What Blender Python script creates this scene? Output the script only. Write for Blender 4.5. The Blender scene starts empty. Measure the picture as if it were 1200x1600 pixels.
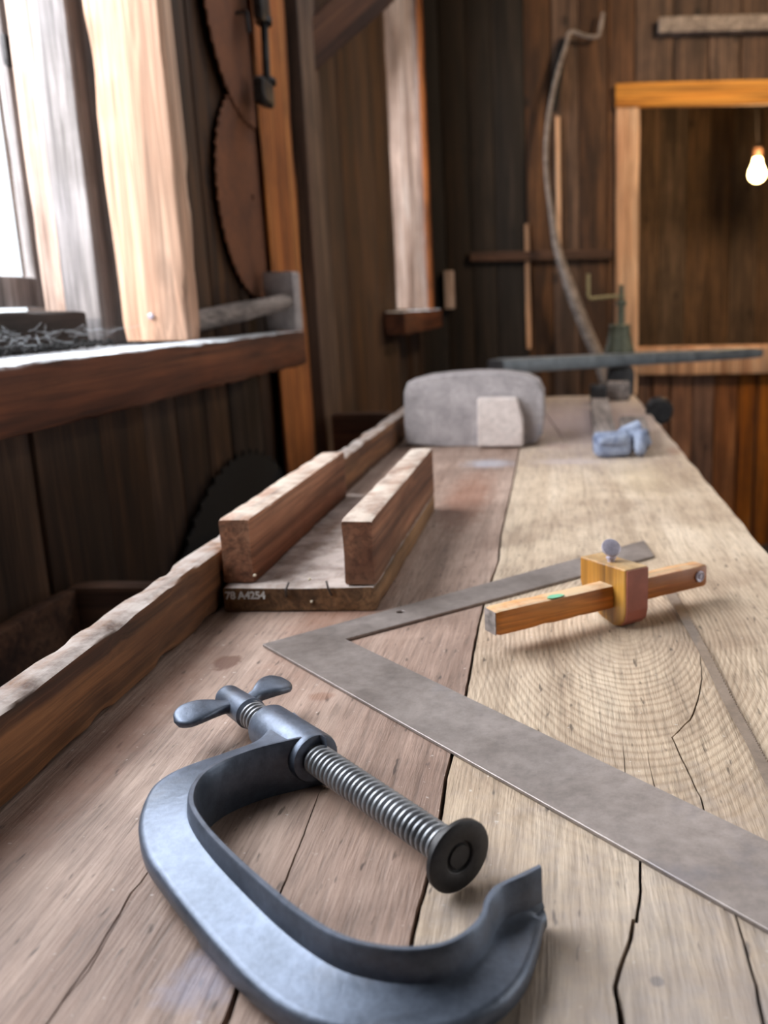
import bpy, bmesh, math, random
from mathutils import Vector, Matrix, noise
random.seed(7)
scene = bpy.context.scene
COL = scene.collection

# ------------------------------------------------------------------ camera
F, CX, CY, EYE = 1420.0, 830.0, 800.0, 1.055        # pixels, pixels, pixels, metres
BENCH = 0.80
def camera_axes():
    d = Vector(((868 - CX) / F, -(470 - CY) / F, -1.0)).normalized()
    h = Vector((math.cos(math.radians(1.0)), math.sin(math.radians(1.0)), 0))
    up = h.cross(d).normalized()
    if up.y < 0: up = -up
    return d.cross(up), d, up
AX, AY, AZ = camera_axes()                            # world axes in camera space
cam_data = bpy.data.cameras.new('camera')
cam = bpy.data.objects.new('camera', cam_data); COL.objects.link(cam)
rot = Matrix((AX, AY, AZ))
cam.matrix_world = Matrix.Translation((0, 0, EYE)) @ rot.to_4x4()
cam_data.sensor_fit = 'AUTO'; cam_data.sensor_width = 36
cam_data.lens = F * 36 / 1600
cam_data.shift_x = (600 - CX) / 1600
cam_data.clip_start = 0.02
cam_data.dof.use_dof = True
cam_data.dof.focus_distance = 0.52
cam_data.dof.aperture_fstop = 8.0
scene.camera = cam

# ------------------------------------------------------------------ world, lights, exposure
scene.view_settings.view_transform = 'Standard'
scene.view_settings.look = 'None'
scene.view_settings.gamma = 1
scene.view_settings.use_curve_mapping = False
scene.view_settings.exposure = 0.0
scene.render.engine = 'CYCLES'
scene.cycles.use_denoising = True
scene.cycles.sample_clamp_indirect = 6
world = bpy.data.worlds.new('daylight'); scene.world = world; world.use_nodes = True
wbg = world.node_tree.nodes['Background']
wbg.inputs[0].default_value = (0.86, 0.93, 1.0, 1); wbg.inputs[1].default_value = 2.2

def area(name, loc, target, sx, sy, power, color):
    l = bpy.data.lights.new(name, 'AREA'); l.shape = 'RECTANGLE'; l.size = sx; l.size_y = sy
    l.energy = power; l.color = color
    o = bpy.data.objects.new(name, l); COL.objects.link(o); o.location = loc
    o.rotation_euler = (Vector(target) - Vector(loc)).to_track_quat('-Z', 'Y').to_euler()
    return o
area('daylight_near_window', (-0.93, 0.82, 1.62), (0.3, 1.0, 1.1), 1.2, 1.1, 49, (0.88, 0.93, 1.0))
area('daylight_far_window', (-0.98, 3.72, 1.62), (0.3, 3.2, 1.0), 0.62, 1.1, 14, (0.88, 0.93, 1.0))
area('fill_overhead', (0.2, 2.05, 2.6), (0.0, 0.8, 0.8), 1.3, 1.3, 22, (0.97, 0.97, 1.0))  # added soft top light under the closed ceiling; no loft opening exists
area('fill_right', (2.0, 0.7, 1.65), (0.1, 0.9, 0.8), 1.0, 1.2, 6, (1.0, 0.88, 0.72))  # added warm fill from the right; its unseen doorway is invented
area('lamp_above_bench', (0.95, 2.9, 2.35), (0.75, 4.3, 1.3), 0.3, 0.3, 27, (1.0, 0.76, 0.50))
sun = bpy.data.lights.new('sun', 'SUN'); sun.energy = 3.0; sun.angle = math.radians(4); sun.color = (1.0, 0.92, 0.84)
sun_o = bpy.data.objects.new('sun', sun); COL.objects.link(sun_o)
sun_o.location = (-2, -3, 3)
sun_o.rotation_euler = Vector((0.20, 1.0, -0.26)).to_track_quat('-Z', 'Y').to_euler()

# ------------------------------------------------------------------ measuring helpers (points on real planes)
def ray(u, v):
    c = Vector(((u - CX) / F, -(v - CY) / F, -1.0))
    return Vector((AX.dot(c), AY.dot(c), AZ.dot(c)))
def P(u, v, z=BENCH):
    w = ray(u, v); t = (z - EYE) / w.z
    return Vector((w.x * t, w.y * t, z))
def PX(u, v, x):
    w = ray(u, v); t = x / w.x
    return Vector((x, w.y * t, EYE + w.z * t))
def PY(u, v, y):
    w = ray(u, v); t = y / w.y
    return Vector((w.x * t, y, EYE + w.z * t))

BENCH_AT = (-0.04, 1.35, -0.12)       # base of the workbench
# ------------------------------------------------------------------ materials
def lin(c):
    out = []
    for x in c:
        x = x / 255
        out.append(x / 12.92 if x <= 0.04045 else ((x + 0.055) / 1.055) ** 2.4)
    return (*out, 1)
class NT:
    def __init__(s, name):
        s.m = bpy.data.materials.new(name); s.m.use_nodes = True
        s.t = s.m.node_tree; s.b = s.t.nodes['Principled BSDF']
    def n(s, kind, **kw):
        nd = s.t.nodes.new(kind)
        for k, v in kw.items():
            if k in nd.inputs.keys(): nd.inputs[k].default_value = v
            else: setattr(nd, k, v)
        return nd
    def l(s, a, b): s.t.links.new(a, b)
    def math(s, op, a, b=0.0, clamp=False):
        nd = s.t.nodes.new('ShaderNodeMath'); nd.operation = op; nd.use_clamp = clamp
        for i, x in enumerate((a, b)):
            if isinstance(x, (int, float)): nd.inputs[i].default_value = x
            else: s.l(x, nd.inputs[i])
        return nd.outputs[0]
    def mix(s, f, a, b, mode='MIX'):
        nd = s.t.nodes.new('ShaderNodeMix'); nd.data_type = 'RGBA'; nd.blend_type = mode
        for i, x in ((0, f), (6, a), (7, b)):
            if isinstance(x, (int, float, tuple)): nd.inputs[i].default_value = x
            else: s.l(x, nd.inputs[i])
        return nd.outputs[2]
    def ramp(s, f, stops):
        nd = s.t.nodes.new('ShaderNodeValToRGB'); s.l(f, nd.inputs[0])
        e = nd.color_ramp.elements
        while len(e) < len(stops): e.new(0.5)
        for el, (p, c) in zip(e, stops):
            el.position = p; el.color = c if len(c) == 4 else lin(c)
        return nd.outputs[0]
    def noise(s, vec, scale, detail=4, rough=0.6, dist=0.0):
        nd = s.n('ShaderNodeTexNoise', Scale=scale, Detail=detail, Roughness=rough, Distortion=dist)
        s.l(vec, nd.inputs['Vector']); return nd.outputs[0]
    def mapping(s, vec, scale, rotz=0.0):
        nd = s.t.nodes.new('ShaderNodeMapping'); nd.inputs['Scale'].default_value = scale
        nd.inputs['Rotation'].default_value = (0, 0, rotz)
        s.l(vec, nd.inputs[0]); return nd.outputs[0]

def wood(name, dark, mid, light, axis='Z', s=1.0, rough=0.78, bump=0.35, island=0.0, knots=0.0, dirt=0.35, dirtcol=(30, 24, 20), spec=0.35, dust_light=None):
    N = NT(name)
    tc = N.n('ShaderNodeTexCoord').outputs['Object']
    if island:
        geo = N.n('ShaderNodeNewGeometry')
        rnd = geo.outputs['Random Per Island']
        add = N.n('ShaderNodeVectorMath', operation='ADD'); N.l(tc, add.inputs[0])
        comb = N.n('ShaderNodeCombineXYZ')
        for i, k in enumerate((7.3, 13.1, 5.7)): N.l(N.math('MULTIPLY', rnd, k), comb.inputs[i])
        N.l(comb.outputs[0], add.inputs[1]); vec = add.outputs[0]
    else: vec = tc
    k = {'X': 0, 'Y': 1, 'Z': 2}[axis]
    sc = [1, 1, 1]; sc[k] = 0.09
    sf = [1, 1, 1]; sf[k] = 0.025
    v1 = N.mapping(vec, sc); v2 = N.mapping(vec, sf)
    n1 = N.noise(v1, 22 * s, 6, 0.62, 0.6)
    n2 = N.noise(v2, 170 * s, 3, 0.6, 0.0)
    n3 = N.noise(vec, 5 * s, 5, 0.65, 0.3)
    n4 = N.noise(N.mapping(vec, sf), 42 * s, 2, 0.5, 1.2)
    col = N.ramp(n1, [(0.30, dark), (0.5, mid), (0.70, light)])
    lines = N.ramp(n4, [(0.44, (150, 150, 150)), (0.5, (255, 255, 255)), (0.53, (175, 175, 175)), (0.6, (250, 250, 250))])
    col = N.mix(0.55, col, lines, 'MULTIPLY')
    fib = N.ramp(n2, [(0.33, (120, 120, 120)), (0.52, (235, 235, 235)), (0.7, (255, 255, 255))])
    col = N.mix(0.6, col, fib, 'MULTIPLY')
    dm = N.ramp(n3, [(0.42, (0, 0, 0, 1)), (0.68, (1, 1, 1, 1))])
    col = N.mix(N.math('MULTIPLY', dm, dirt), col, lin(dirtcol))
    if knots:
        sk = [1, 1, 1]; sk[k] = 0.55
        vo = N.n('ShaderNodeTexVoronoi', Scale=7.0, Randomness=1.0); N.l(N.mapping(vec, sk), vo.inputs['Vector'])
        kf = N.ramp(vo.outputs['Distance'], [(0.05, (1, 1, 1, 1)), (0.13, (0, 0, 0, 1))])
        col = N.mix(N.math('MULTIPLY', kf, knots), col, lin([c * 0.35 for c in dark]))
    if island:
        hs = N.n('ShaderNodeHueSaturation'); N.l(col, hs.inputs['Color'])
        N.l(N.math('ADD', N.math('MULTIPLY', rnd, 2 * island), 1 - island), hs.inputs['Value'])
        r2 = N.math('FRACT', N.math('MULTIPLY', rnd, 37.7))
        N.l(N.math('ADD', N.math('MULTIPLY', r2, 0.5), 0.75), hs.inputs['Saturation'])
        col = hs.outputs[0]
    if dust_light:                                              # paler upward faces: dusty tops, and window light on the sill
        geo2 = N.n('ShaderNodeNewGeometry'); sep = N.n('ShaderNodeSeparateXYZ')
        N.l(geo2.outputs['Normal'], sep.inputs[0])
        up = N.math('MULTIPLY', N.math('SUBTRACT', sep.outputs[2], 0.55), 3.0, True)
        nn = N.ramp(N.noise(vec, 30, 5, 0.7), [(0.3, (90, 90, 90)), (0.6, (255, 255, 255))])
        col = N.mix(N.math('MULTIPLY', N.math('MULTIPLY', up, nn), dust_light[1]), col, lin(dust_light[0]))
    N.l(col, N.b.inputs['Base Color'])
    N.b.inputs['Roughness'].default_value = rough
    N.b.inputs['Specular IOR Level'].default_value = spec
    h = N.math('ADD', N.math('MULTIPLY', n2, 0.6), N.math('ADD', N.math('MULTIPLY', n1, 0.8), N.math('MULTIPLY', n4, 0.5)))
    bp = N.n('ShaderNodeBump', Strength=bump, Distance=0.0015); N.l(h, bp.inputs['Height'])
    N.l(bp.outputs[0], N.b.inputs['Normal'])
    return N.m

def metal(name, c1, c2, rough=0.45, metallic=0.8, scale=30, bump=0.15, spots=None):
    N = NT(name)
    tc = N.n('ShaderNodeTexCoord').outputs['Object']
    n1 = N.noise(tc, scale, 6, 0.7, 0.4); n2 = N.noise(tc, scale * 9, 4, 0.7)
    col = N.ramp(n1, [(0.35, c1), (0.65, c2)])
    col = N.mix(0.5, col, N.ramp(n2, [(0.3, (190, 190, 190)), (0.6, (255, 255, 255))]), 'MULTIPLY')
    if spots:
        sp = N.ramp(N.noise(tc, scale * 0.55, 5, 0.75), [(0.55, (0, 0, 0, 1)), (0.72, (1, 1, 1, 1))])
        col = N.mix(N.math('MULTIPLY', sp, spots[1]), col, lin(spots[0]))
    N.l(col, N.b.inputs['Base Color'])
    N.b.inputs['Metallic'].default_value = metallic
    N.l(N.math('ADD', N.math('MULTIPLY', n1, 0.25), rough - 0.12), N.b.inputs['Roughness'])
    bp = N.n('ShaderNodeBump', Strength=bump, Distance=0.0006); N.l(N.math('ADD', n2, n1), bp.inputs['Height'])
    N.l(bp.outputs[0], N.b.inputs['Normal'])
    return N.m

def plain(name, c, rough=0.6, metallic=0.0, emit=None):
    N = NT(name)
    tc = N.n('ShaderNodeTexCoord').outputs['Object']
    n = N.noise(tc, 60, 3, 0.6)
    N.l(N.ramp(n, [(0.3, [x * 0.85 for x in c]), (0.7, c)]), N.b.inputs['Base Color'])
    N.b.inputs['Roughness'].default_value = rough; N.b.inputs['Metallic'].default_value = metallic
    if emit:
        N.b.inputs['Emission Color'].default_value = lin(emit[0]); N.b.inputs['Emission Strength'].default_value = emit[1]
    return N.m

def bench_wood(name, dark, mid, light, rings, stains_light, rough=0.62):
    N = NT(name)
    tc = N.n('ShaderNodeTexCoord').outputs['Object']
    mp = N.t.nodes.new('ShaderNodeMapping'); mp.inputs['Location'].default_value = BENCH_AT; N.l(tc, mp.inputs[0]); tc = mp.outputs[0]
    v1 = N.mapping(tc, (1, 0.08, 1)); v2 = N.mapping(tc, (1, 0.07, 1))
    n1 = N.noise(v1, 20, 6, 0.62, 0.8)
    n2 = N.noise(v2, 330, 3, 0.65)
    n3 = N.noise(tc, 9, 6, 0.65, 0.4)
    n4 = N.noise(tc, 60, 5, 0.7, 0.2)
    n5 = N.noise(N.mapping(tc, (1, 0.05, 1)), 75, 3, 0.6, 1.0)
    col = N.ramp(n1, [(0.3, dark), (0.5, mid), (0.72, light)])
    h_ring = None
    if rings:
        sep = N.n('ShaderNodeSeparateXYZ'); N.l(tc, sep.inputs[0])
        x0, y0, ax, ay, freq = rings
        dx = N.math('DIVIDE', N.math('SUBTRACT', sep.outputs[0], x0), ax)
        dy = N.math('DIVIDE', N.math('SUBTRACT', sep.outputs[1], y0), ay)
        r = N.math('SQRT', N.math('ADD', N.math('MULTIPLY', dx, dx), N.math('MULTIPLY', dy, dy)))
        nd = N.noise(tc, 9, 3, 0.5)
        r0 = r
        r = N.math('ADD', r, N.math('MULTIPLY', nd, 0.16))
        w = N.math('SINE', N.math('MULTIPLY', r, freq))
        w = N.math('ADD', N.math('MULTIPLY', w, 0.5), 0.5)
        wl = N.ramp(w, [(0.0, (255, 255, 255)), (0.6, (240, 236, 230)), (1.0, (172, 154, 134))])
        fade = N.ramp(N.math('MULTIPLY', r0, 0.33), [(0.05, (0.25, 0.25, 0.25, 1)), (0.15, (1, 1, 1, 1)), (0.36, (0.8, 0.8, 0.8, 1)), (0.52, (0, 0, 0, 1))])
        col = N.mix(N.math('MULTIPLY', fade, 0.48), col, wl, 'MULTIPLY'); h_ring = N.math('MULTIPLY', w, fade)
    fib = N.ramp(n2, [(0.32, (105, 98, 92)), (0.48, (225, 222, 220)), (0.7, (255, 255, 255))])
    col = N.mix(0.46, col, fib, 'MULTIPLY')
    g5 = N.ramp(n5, [(0.40, (150, 138, 128)), (0.52, (255, 255, 255))])
    col = N.mix(0.24, col, g5, 'MULTIPLY')
    pit = N.ramp(N.noise(N.mapping(tc, (1, 0.22, 1)), 210, 2, 0.5), [(0.27, (70, 58, 50)), (0.34, (255, 255, 255))])
    col = N.mix(0.7, col, pit, 'MULTIPLY')
    col = N.mix(0.6, col, N.ramp(n3, [(0.35, (176, 164, 158)), (0.6, (255, 255, 255))]), 'MULTIPLY')
    speck = N.ramp(N.noise(tc, 260, 2, 0.5), [(0.70, (0, 0, 0, 1)), (0.76, (1, 1, 1, 1))])
    col = N.mix(N.math('MULTIPLY', speck, 0.45), col, lin((225, 215, 205)))
    sep2 = N.n('ShaderNodeSeparateXYZ'); N.l(tc, sep2.inputs[0])
    for (sx, sy, rx, ry, c, amt, soft) in stains_light:
        dx = N.math('DIVIDE', N.math('SUBTRACT', sep2.outputs[0], sx), rx)
        dy = N.math('DIVIDE', N.math('SUBTRACT', sep2.outputs[1], sy), ry)
        r = N.math('SQRT', N.math('ADD', N.math('MULTIPLY', dx, dx), N.math('MULTIPLY', dy, dy)))
        r = N.math('ADD', r, N.math('MULTIPLY', N.math('SUBTRACT', n4, 0.5), 1.3))
        m = N.ramp(r, [(max(0.0, 0.8 - soft), (1, 1, 1, 1)), (0.8, (0, 0, 0, 1))])
        col = N.mix(N.math('MULTIPLY', m, amt), col, lin(c))
    N.l(col, N.b.inputs['Base Color'])
    N.l(N.math('ADD', N.math('MULTIPLY', n3, 0.25), rough - 0.12), N.b.inputs['Roughness'])
    N.b.inputs['Specular IOR Level'].default_value = 0.5
    h = N.math('ADD', N.math('MULTIPLY', n2, 1.6), N.math('ADD', N.math('MULTIPLY', n5, 0.7), N.math('MULTIPLY', n4, 0.6)))
    if h_ring is not None: h = N.math('SUBTRACT', h, N.math('MULTIPLY', h_ring, 0.25))
    bp = N.n('ShaderNodeBump', Strength=0.5, Distance=0.0012); N.l(h, bp.inputs['Height'])
    N.l(bp.outputs[0], N.b.inputs['Normal'])
    return N.m

M = {}
M['wall'] = wood('weathered_wall_boards', (38, 26, 19), (72, 50, 36), (102, 73, 53), 'Z', 1.0, island=0.35, knots=0.7, dirt=0.45)
M['wall_warm'] = wood('lit_wall_boards', (60, 43, 33), (100, 73, 56), (132, 99, 76), 'Z', 1.0, island=0.3, knots=0.8, dirt=0.4)  # lamp-lit tone of the partition boards, put into the colour
M['wall_low'] = wood('orange_brown_wall_boards', (96, 58, 36), (146, 94, 60), (176, 122, 84), 'Z', 1.0, island=0.3, knots=0.8, dirt=0.35)  # lower boards made brighter in colour for the light on them
M['brace'] = wood('brown_brace_wood', (66, 40, 26), (104, 66, 44), (132, 88, 60), 'Z', 0.9, dirt=0.4, knots=0.4)
M['wall_back'] = wood('back_room_boards', (56, 44, 34), (92, 72, 56), (120, 96, 76), 'Z', 1.0, island=0.35, knots=0.7, dirt=0.4)
M['wall_dark'] = wood('shaded_wall_boards', (24, 18, 14), (42, 32, 24), (60, 46, 35), 'Z', 1.0, island=0.3, knots=0.5, dirt=0.5)  # dark tone holds the shade on the far-left boards; ceiling shares it
M['handle_shade'] = plain('handle_shadow_dark', (26, 20, 16), 0.9)  # flat dark of the curved handle's shadow
M['stool'] = wood('black_brown_stool_wood', (26, 20, 17), (46, 36, 31), (70, 58, 52), 'Y', 1.0, dirt=0.5)
M['post'] = wood('pale_window_post_wood', (178, 138, 112), (208, 166, 138), (226, 190, 164), 'Z', 0.9, dirt=0.15, dirtcol=(150, 95, 70), knots=0.3)
M['greyframe'] = wood('grey_painted_frame_wood', (112, 106, 106), (160, 152, 150), (190, 182, 180), 'Z', 1.0, dirt=0.4, dirtcol=(80, 72, 66))
M['pinkframe'] = wood('pale_sash_wood', (150, 120, 104), (204, 176, 160), (224, 204, 192), 'Z', 1.0, dirt=0.3, dirtcol=(110, 84, 70))
M['sill'] = wood('red_brown_sill_wood', (62, 31, 17), (104, 57, 34), (134, 79, 48), 'Y', 0.8, dirt=0.4, dirtcol=(44, 26, 18), knots=0.6, dust_light=((226, 232, 236), 0.95))  # sill top whitened in colour for the window light falling on it
M['orange'] = wood('split_orange_plank_wood', (120, 62, 26), (184, 108, 52), (214, 140, 74), 'Z', 0.8, dirt=0.6, dirtcol=(70, 36, 18), knots=0.5)
M['brown'] = wood('brown_timber', (56, 36, 26), (98, 66, 48), (128, 92, 68), 'X', 0.9, dirt=0.4, knots=0.4)
M['brownz'] = wood('brown_upright_timber', (62, 44, 34), (106, 80, 64), (136, 108, 88), 'Z', 0.9, dirt=0.4, knots=0.4)
M['header'] = wood('golden_header_timber', (168, 100, 34), (218, 146, 56), (234, 168, 80), 'X', 0.6, dirt=0.2, dirtcol=(120, 66, 30), knots=0.6)
M['doorpost'] = wood('pale_orange_door_post_wood', (190, 134, 98), (228, 178, 138), (240, 200, 166), 'Z', 0.6, dirt=0.15, dirtcol=(150, 90, 60))
M['rail'] = wood('rough_bench_rail_wood', (78, 46, 26), (134, 88, 53), (166, 118, 78), 'Y', 1.1, bump=0.9, dirt=0.4, dirtcol=(46, 38, 34), dust_light=((178, 166, 158), 0.85))
M['box'] = wood('mitre_box_wood', (104, 60, 40), (158, 108, 80), (186, 138, 108), 'Y', 1.0, bump=0.5, dirt=0.35, dirtcol=(70, 44, 34), dust_light=((205, 190, 175), 0.75))
M['boxbase'] = wood('mitre_box_base_wood', (84, 56, 34), (128, 92, 60), (160, 120, 84), 'Y', 1.2, bump=0.6, dirt=0.3, dust_light=((198, 184, 176), 0.85))
M['mallet'] = metal('grey_mallet_wood', (140, 132, 131), (180, 170, 168), 0.8, 0.0, 22, 0.3, ((92, 92, 102), 0.8))
M['malletend'] = metal('grey_pink_handle_wood', (186, 168, 160), (214, 200, 192), 0.8, 0.0, 12, 0.2)
M['greywood'] = wood('dusty_grey_wood', (120, 108, 102), (156, 142, 134), (180, 166, 158), 'Y', 1.0, dirt=0.3, dirtcol=(84, 74, 70))
M['iron'] = metal('grey_painted_cast_iron', (78, 85, 97), (106, 114, 129), 0.42, 0.6, 25, 0.3, ((84, 82, 82), 0.6))
M['screw'] = metal('worn_steel_thread', (112, 113, 116), (150, 151, 154), 0.38, 0.55, 40, 0.1)
M['darkiron'] = metal('dark_iron', (44, 42, 42), (72, 70, 70), 0.5, 0.7, 25, 0.3)
M['blackiron'] = metal('shaded_black_iron', (14, 13, 13), (24, 22, 22), 0.85, 0.0, 25, 0.2)  # near-black colour holds the shade behind the bench
M['rust'] = metal('rusty_saw_steel', (84, 46, 24), (118, 70, 40), 0.92, 0.0, 8, 0.3, ((66, 48, 38), 0.6))
M['square'] = metal('dull_grey_brown_steel', (128, 118, 112), (160, 149, 143), 0.44, 0.5, 14, 0.12, ((98, 98, 108), 0.6))
M['blade'] = metal('dull_blade_steel', (118, 104, 92), (146, 130, 116), 0.5, 0.4, 20, 0.1)
M['blue'] = metal('blue_grey_painted_iron', (92, 102, 128), (164, 172, 190), 0.6, 0.1, 28, 0.3)
M['bar'] = metal('blue_black_bar', (96, 101, 106), (134, 140, 144), 0.5, 0.4, 14, 0.2)
M['bell'] = metal('green_grey_iron', (72, 74, 58), (104, 104, 84), 0.55, 0.3, 18, 0.2)
M['brass'] = metal('dull_brass_iron', (140, 122, 84), (176, 158, 112), 0.5, 0.4, 30, 0.1)
M['chalk'] = plain('white_number_paint', (214, 210, 204), 0.9)
M['gauge'] = wood('varnished_orange_gauge_wood', (188, 98, 30), (228, 140, 54), (240, 166, 84), 'X', 1.6, 0.42, 0.2, dirt=0.45, dirtcol=(140, 76, 34), spec=0.5, dust_light=((216, 196, 160), 0.7))
M['gaugehead'] = wood('yellow_brown_gauge_head_wood', (120, 76, 24), (182, 126, 44), (206, 154, 72), 'Z', 1.4, 0.42, 0.2, dirt=0.6, dirtcol=(110, 62, 22), spec=0.5, dust_light=((206, 180, 140), 0.7))
M['redpaint'] = plain('worn_red_brown_paint', (164, 92, 72), 0.5)
M['green'] = plain('green_paint_fleck', (120, 190, 150), 0.6)
M['thumb'] = metal('pale_steel_thumbscrew', (160, 150, 162), (200, 192, 204), 0.35, 0.35, 20, 0.05)
M['nail'] = metal('old_nail_iron', (60, 54, 52), (92, 84, 80), 0.5, 0.6, 60, 0.1)
M['earth'] = plain('dusty_dark_floor', (58, 48, 42), 0.9)
M['web'] = plain('cobweb_grey', (170, 172, 176), 0.9)
M['dirt'] = plain('black_soil_dirt', (30, 27, 26), 0.95)
M['cream'] = plain('cream_paint_chip', (226, 214, 188), 0.7)
M['cord'] = plain('black_lamp_cord', (30, 24, 20), 0.7)
M['bulb'] = plain('glowing_bulb_glass', (255, 235, 190), 0.3, 0, ((255, 214, 140), 26))
M['socket'] = plain('dark_lamp_socket', (70, 48, 30), 0.5)
N_ = NT('window_glass')
tr = N_.n('ShaderNodeBsdfTransparent'); gl = N_.n('ShaderNodeBsdfGlossy', Roughness=0.05); mx = N_.n('ShaderNodeMixShader'); mx.inputs[0].default_value = 0.06
N_.l(tr.outputs[0], mx.inputs[1]); N_.l(gl.outputs[0], mx.inputs[2]); N_.l(mx.outputs[0], N_.t.nodes['Material Output'].inputs[0])
M['glass'] = N_.m

# ------------------------------------------------------------------ mesh helpers
def root(name, loc, label=None, cat=None, group=None, kind=None, rot=None):
    o = bpy.data.objects.new(name, None); COL.objects.link(o); o.location = loc
    o.empty_display_size = 0.05
    if rot is not None: o.rotation_euler = rot
    tag(o, label, cat, group, kind); return o
def tag(o, label=None, cat=None, group=None, kind=None):
    for k, v in (('label', label), ('category', cat), ('group', group), ('kind', kind)):
        if v: o[k] = v
    return o
def obj(name, bm, mat, parent=None, smooth=True, bevel=0.0, local=False, angle=35, offset=None):
    bmesh.ops.recalc_face_normals(bm, faces=bm.faces)
    if offset is None and parent is not None and not local:
        off = Vector(parent.location); p = parent.parent
        while p: off += Vector(p.location); p = p.parent
        bmesh.ops.translate(bm, verts=bm.verts, vec=-off)
    me = bpy.data.meshes.new(name); bm.to_mesh(me); bm.free()
    if smooth:
        me.polygons.foreach_set('use_smooth', [True] * len(me.polygons))
        me.set_sharp_from_angle(angle=math.radians(angle))
    me.materials.append(mat)
    o = bpy.data.objects.new(name, me); COL.objects.link(o)
    if parent is not None: o.parent = parent
    if bevel:
        b = o.modifiers.new('bevel', 'BEVEL'); b.width = bevel; b.segments = 2; b.limit_method = 'ANGLE'; b.angle_limit = math.radians(40)
    return o
def centre(o):
    """put the origin of a one-mesh thing at its base"""
    me = o.data; xs = [v.co for v in me.vertices]
    c = Vector((sum(v.x for v in xs) / len(xs), sum(v.y for v in xs) / len(xs), min(v.z for v in xs)))
    me.transform(Matrix.Translation(-c)); o.location = c; return o
def B(): return bmesh.new()
def loft(bm, rings, closed=True, caps=True):
    R = [[bm.verts.new(p) for p in r] for r in rings]
    n = len(R[0])
    for a, b in zip(R, R[1:]):
        for i in range(n if closed else n - 1):
            j = (i + 1) % n
            bm.faces.new((a[i], a[j], b[j], b[i]))
    if caps and closed:
        bm.faces.new(R[0][::-1]); bm.faces.new(R[-1])
    return R
def box(bm, lo, hi):
    x0, y0, z0 = lo; x1, y1, z1 = hi
    loft(bm, [[(x0, y0, z), (x1, y0, z), (x1, y1, z), (x0, y1, z)] for z in (z0, z1)])
def rbox(bm, lo, hi, axis='z', n=12, r=0.003, amp=0.002, seed=0.0, freq=14, chip=1.0, frame=None):
    """timber with slightly rounded, worn and chipped edges; rings run along axis"""
    k = 'xyz'.index(axis); a, b = [i for i in range(3) if i != k]
    a0, a1, b0, b1 = lo[a], hi[a], lo[b], hi[b]
    r = min(r, (a1 - a0) * 0.3, (b1 - b0) * 0.3)
    prof = []
    for (cx, cy, t0) in ((a1 - r, b1 - r, 0), (a0 + r, b1 - r, 90), (a0 + r, b0 + r, 180), (a1 - r, b0 + r, 270)):
        for t in (0, 45, 90):
            th = math.radians(t0 + t); prof.append((cx + r * math.cos(th), cy + r * math.sin(th), 1.0))
        nxt = {0: ((a1 + a0) / 2, b1), 90: (a0, (b0 + b1) / 2), 180: ((a0 + a1) / 2, b0), 270: (a1, (b0 + b1) / 2)}[t0]
        prof.append((nxt[0], nxt[1], 0.0))
    ca, cb = (a0 + a1) / 2, (b0 + b1) / 2
    rings = []
    for i in range(n + 1):
        t = i / n; c = lo[k] + (hi[k] - lo[k]) * t
        e = 0.0
        if i in (0, n): e = r * 0.6
        ring = []
        for (pa, pb, cr) in prof:
            q = Vector((pa * 3 + seed, pb * 3 + seed * 1.7, c)) * freq
            d = amp * noise.noise(q * 0.35) * 0.7
            if cr: d -= amp * chip * 1.8 * max(0.0, noise.noise(q) - 0.05)
            da, db = pa - ca, pb - cb; L = math.hypot(da, db) or 1
            v = [0, 0, 0]
            v[a] = pa + (d - e) * da / L; v[b] = pb + (d - e) * db / L; v[k] = c
            ring.append(Vector(v) if frame is None else frame @ Vector(v))
        rings.append(ring)
    loft(bm, rings)
def basis(d, upv=Vector((0, 0, 1))):
    d = Vector(d).normalized()
    s = d.cross(upv)
    if s.length < 1e-4: s = d.cross(Vector((0, 1, 0)))
    s.normalize(); return s, s.cross(d).normalized(), d
def tube(bm, pts, rad, seg=12, caps=True):
    pts = [Vector(p) for p in pts]
    if isinstance(rad, (int, float)): rad = [rad] * len(pts)
    rings = []; s = None
    for i, p in enumerate(pts):
        d = (pts[min(i + 1, len(pts) - 1)] - pts[max(i - 1, 0)]).normalized()
        if s is None: s, u, _ = basis(d)
        else:
            s = (s - d * s.dot(d)).normalized(); u = s.cross(d)
        rings.append([p + rad[i] * (math.cos(2 * math.pi * k / seg) * s + math.sin(2 * math.pi * k / seg) * u) for k in range(seg)])
    loft(bm, rings, caps=caps)
def lathe(bm, a, b, prof, seg=32):
    """prof: (t along a->b in metres, radius)"""
    a = Vector(a); d = (Vector(b) - a).normalized(); s, u, _ = basis(d)
    rings = [[a + d * t + max(r, 1e-5) * (math.cos(2 * math.pi * k / seg) * s + math.sin(2 * math.pi * k / seg) * u) for k in range(seg)] for t, r in prof]
    loft(bm, rings)
def prism(bm, pts, z0, z1):
    loft(bm, [[(p[0], p[1], z) for p in pts] for z in (z0, z1)])
def extrude(bm, pts, vec):
    loft(bm, [pts, [Vector(p) + Vector(vec) for p in pts]])
def spline(pts, n):
    """resample a polyline with Catmull-Rom"""
    pts = [Vector(p) for p in pts]; out = []; m = len(pts) - 1
    for i in range(n + 1):
        t = i / n * m; k = min(int(t), m - 1); f = t - k
        p0, p1, p2, p3 = pts[max(k - 1, 0)], pts[k], pts[k + 1], pts[min(k + 2, m)]
        out.append(0.5 * ((2 * p1) + (p2 - p0) * f + (2 * p0 - 5 * p1 + 4 * p2 - p3) * f * f + (3 * p1 - p0 - 3 * p2 + p3) * f ** 3))
    return out
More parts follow.
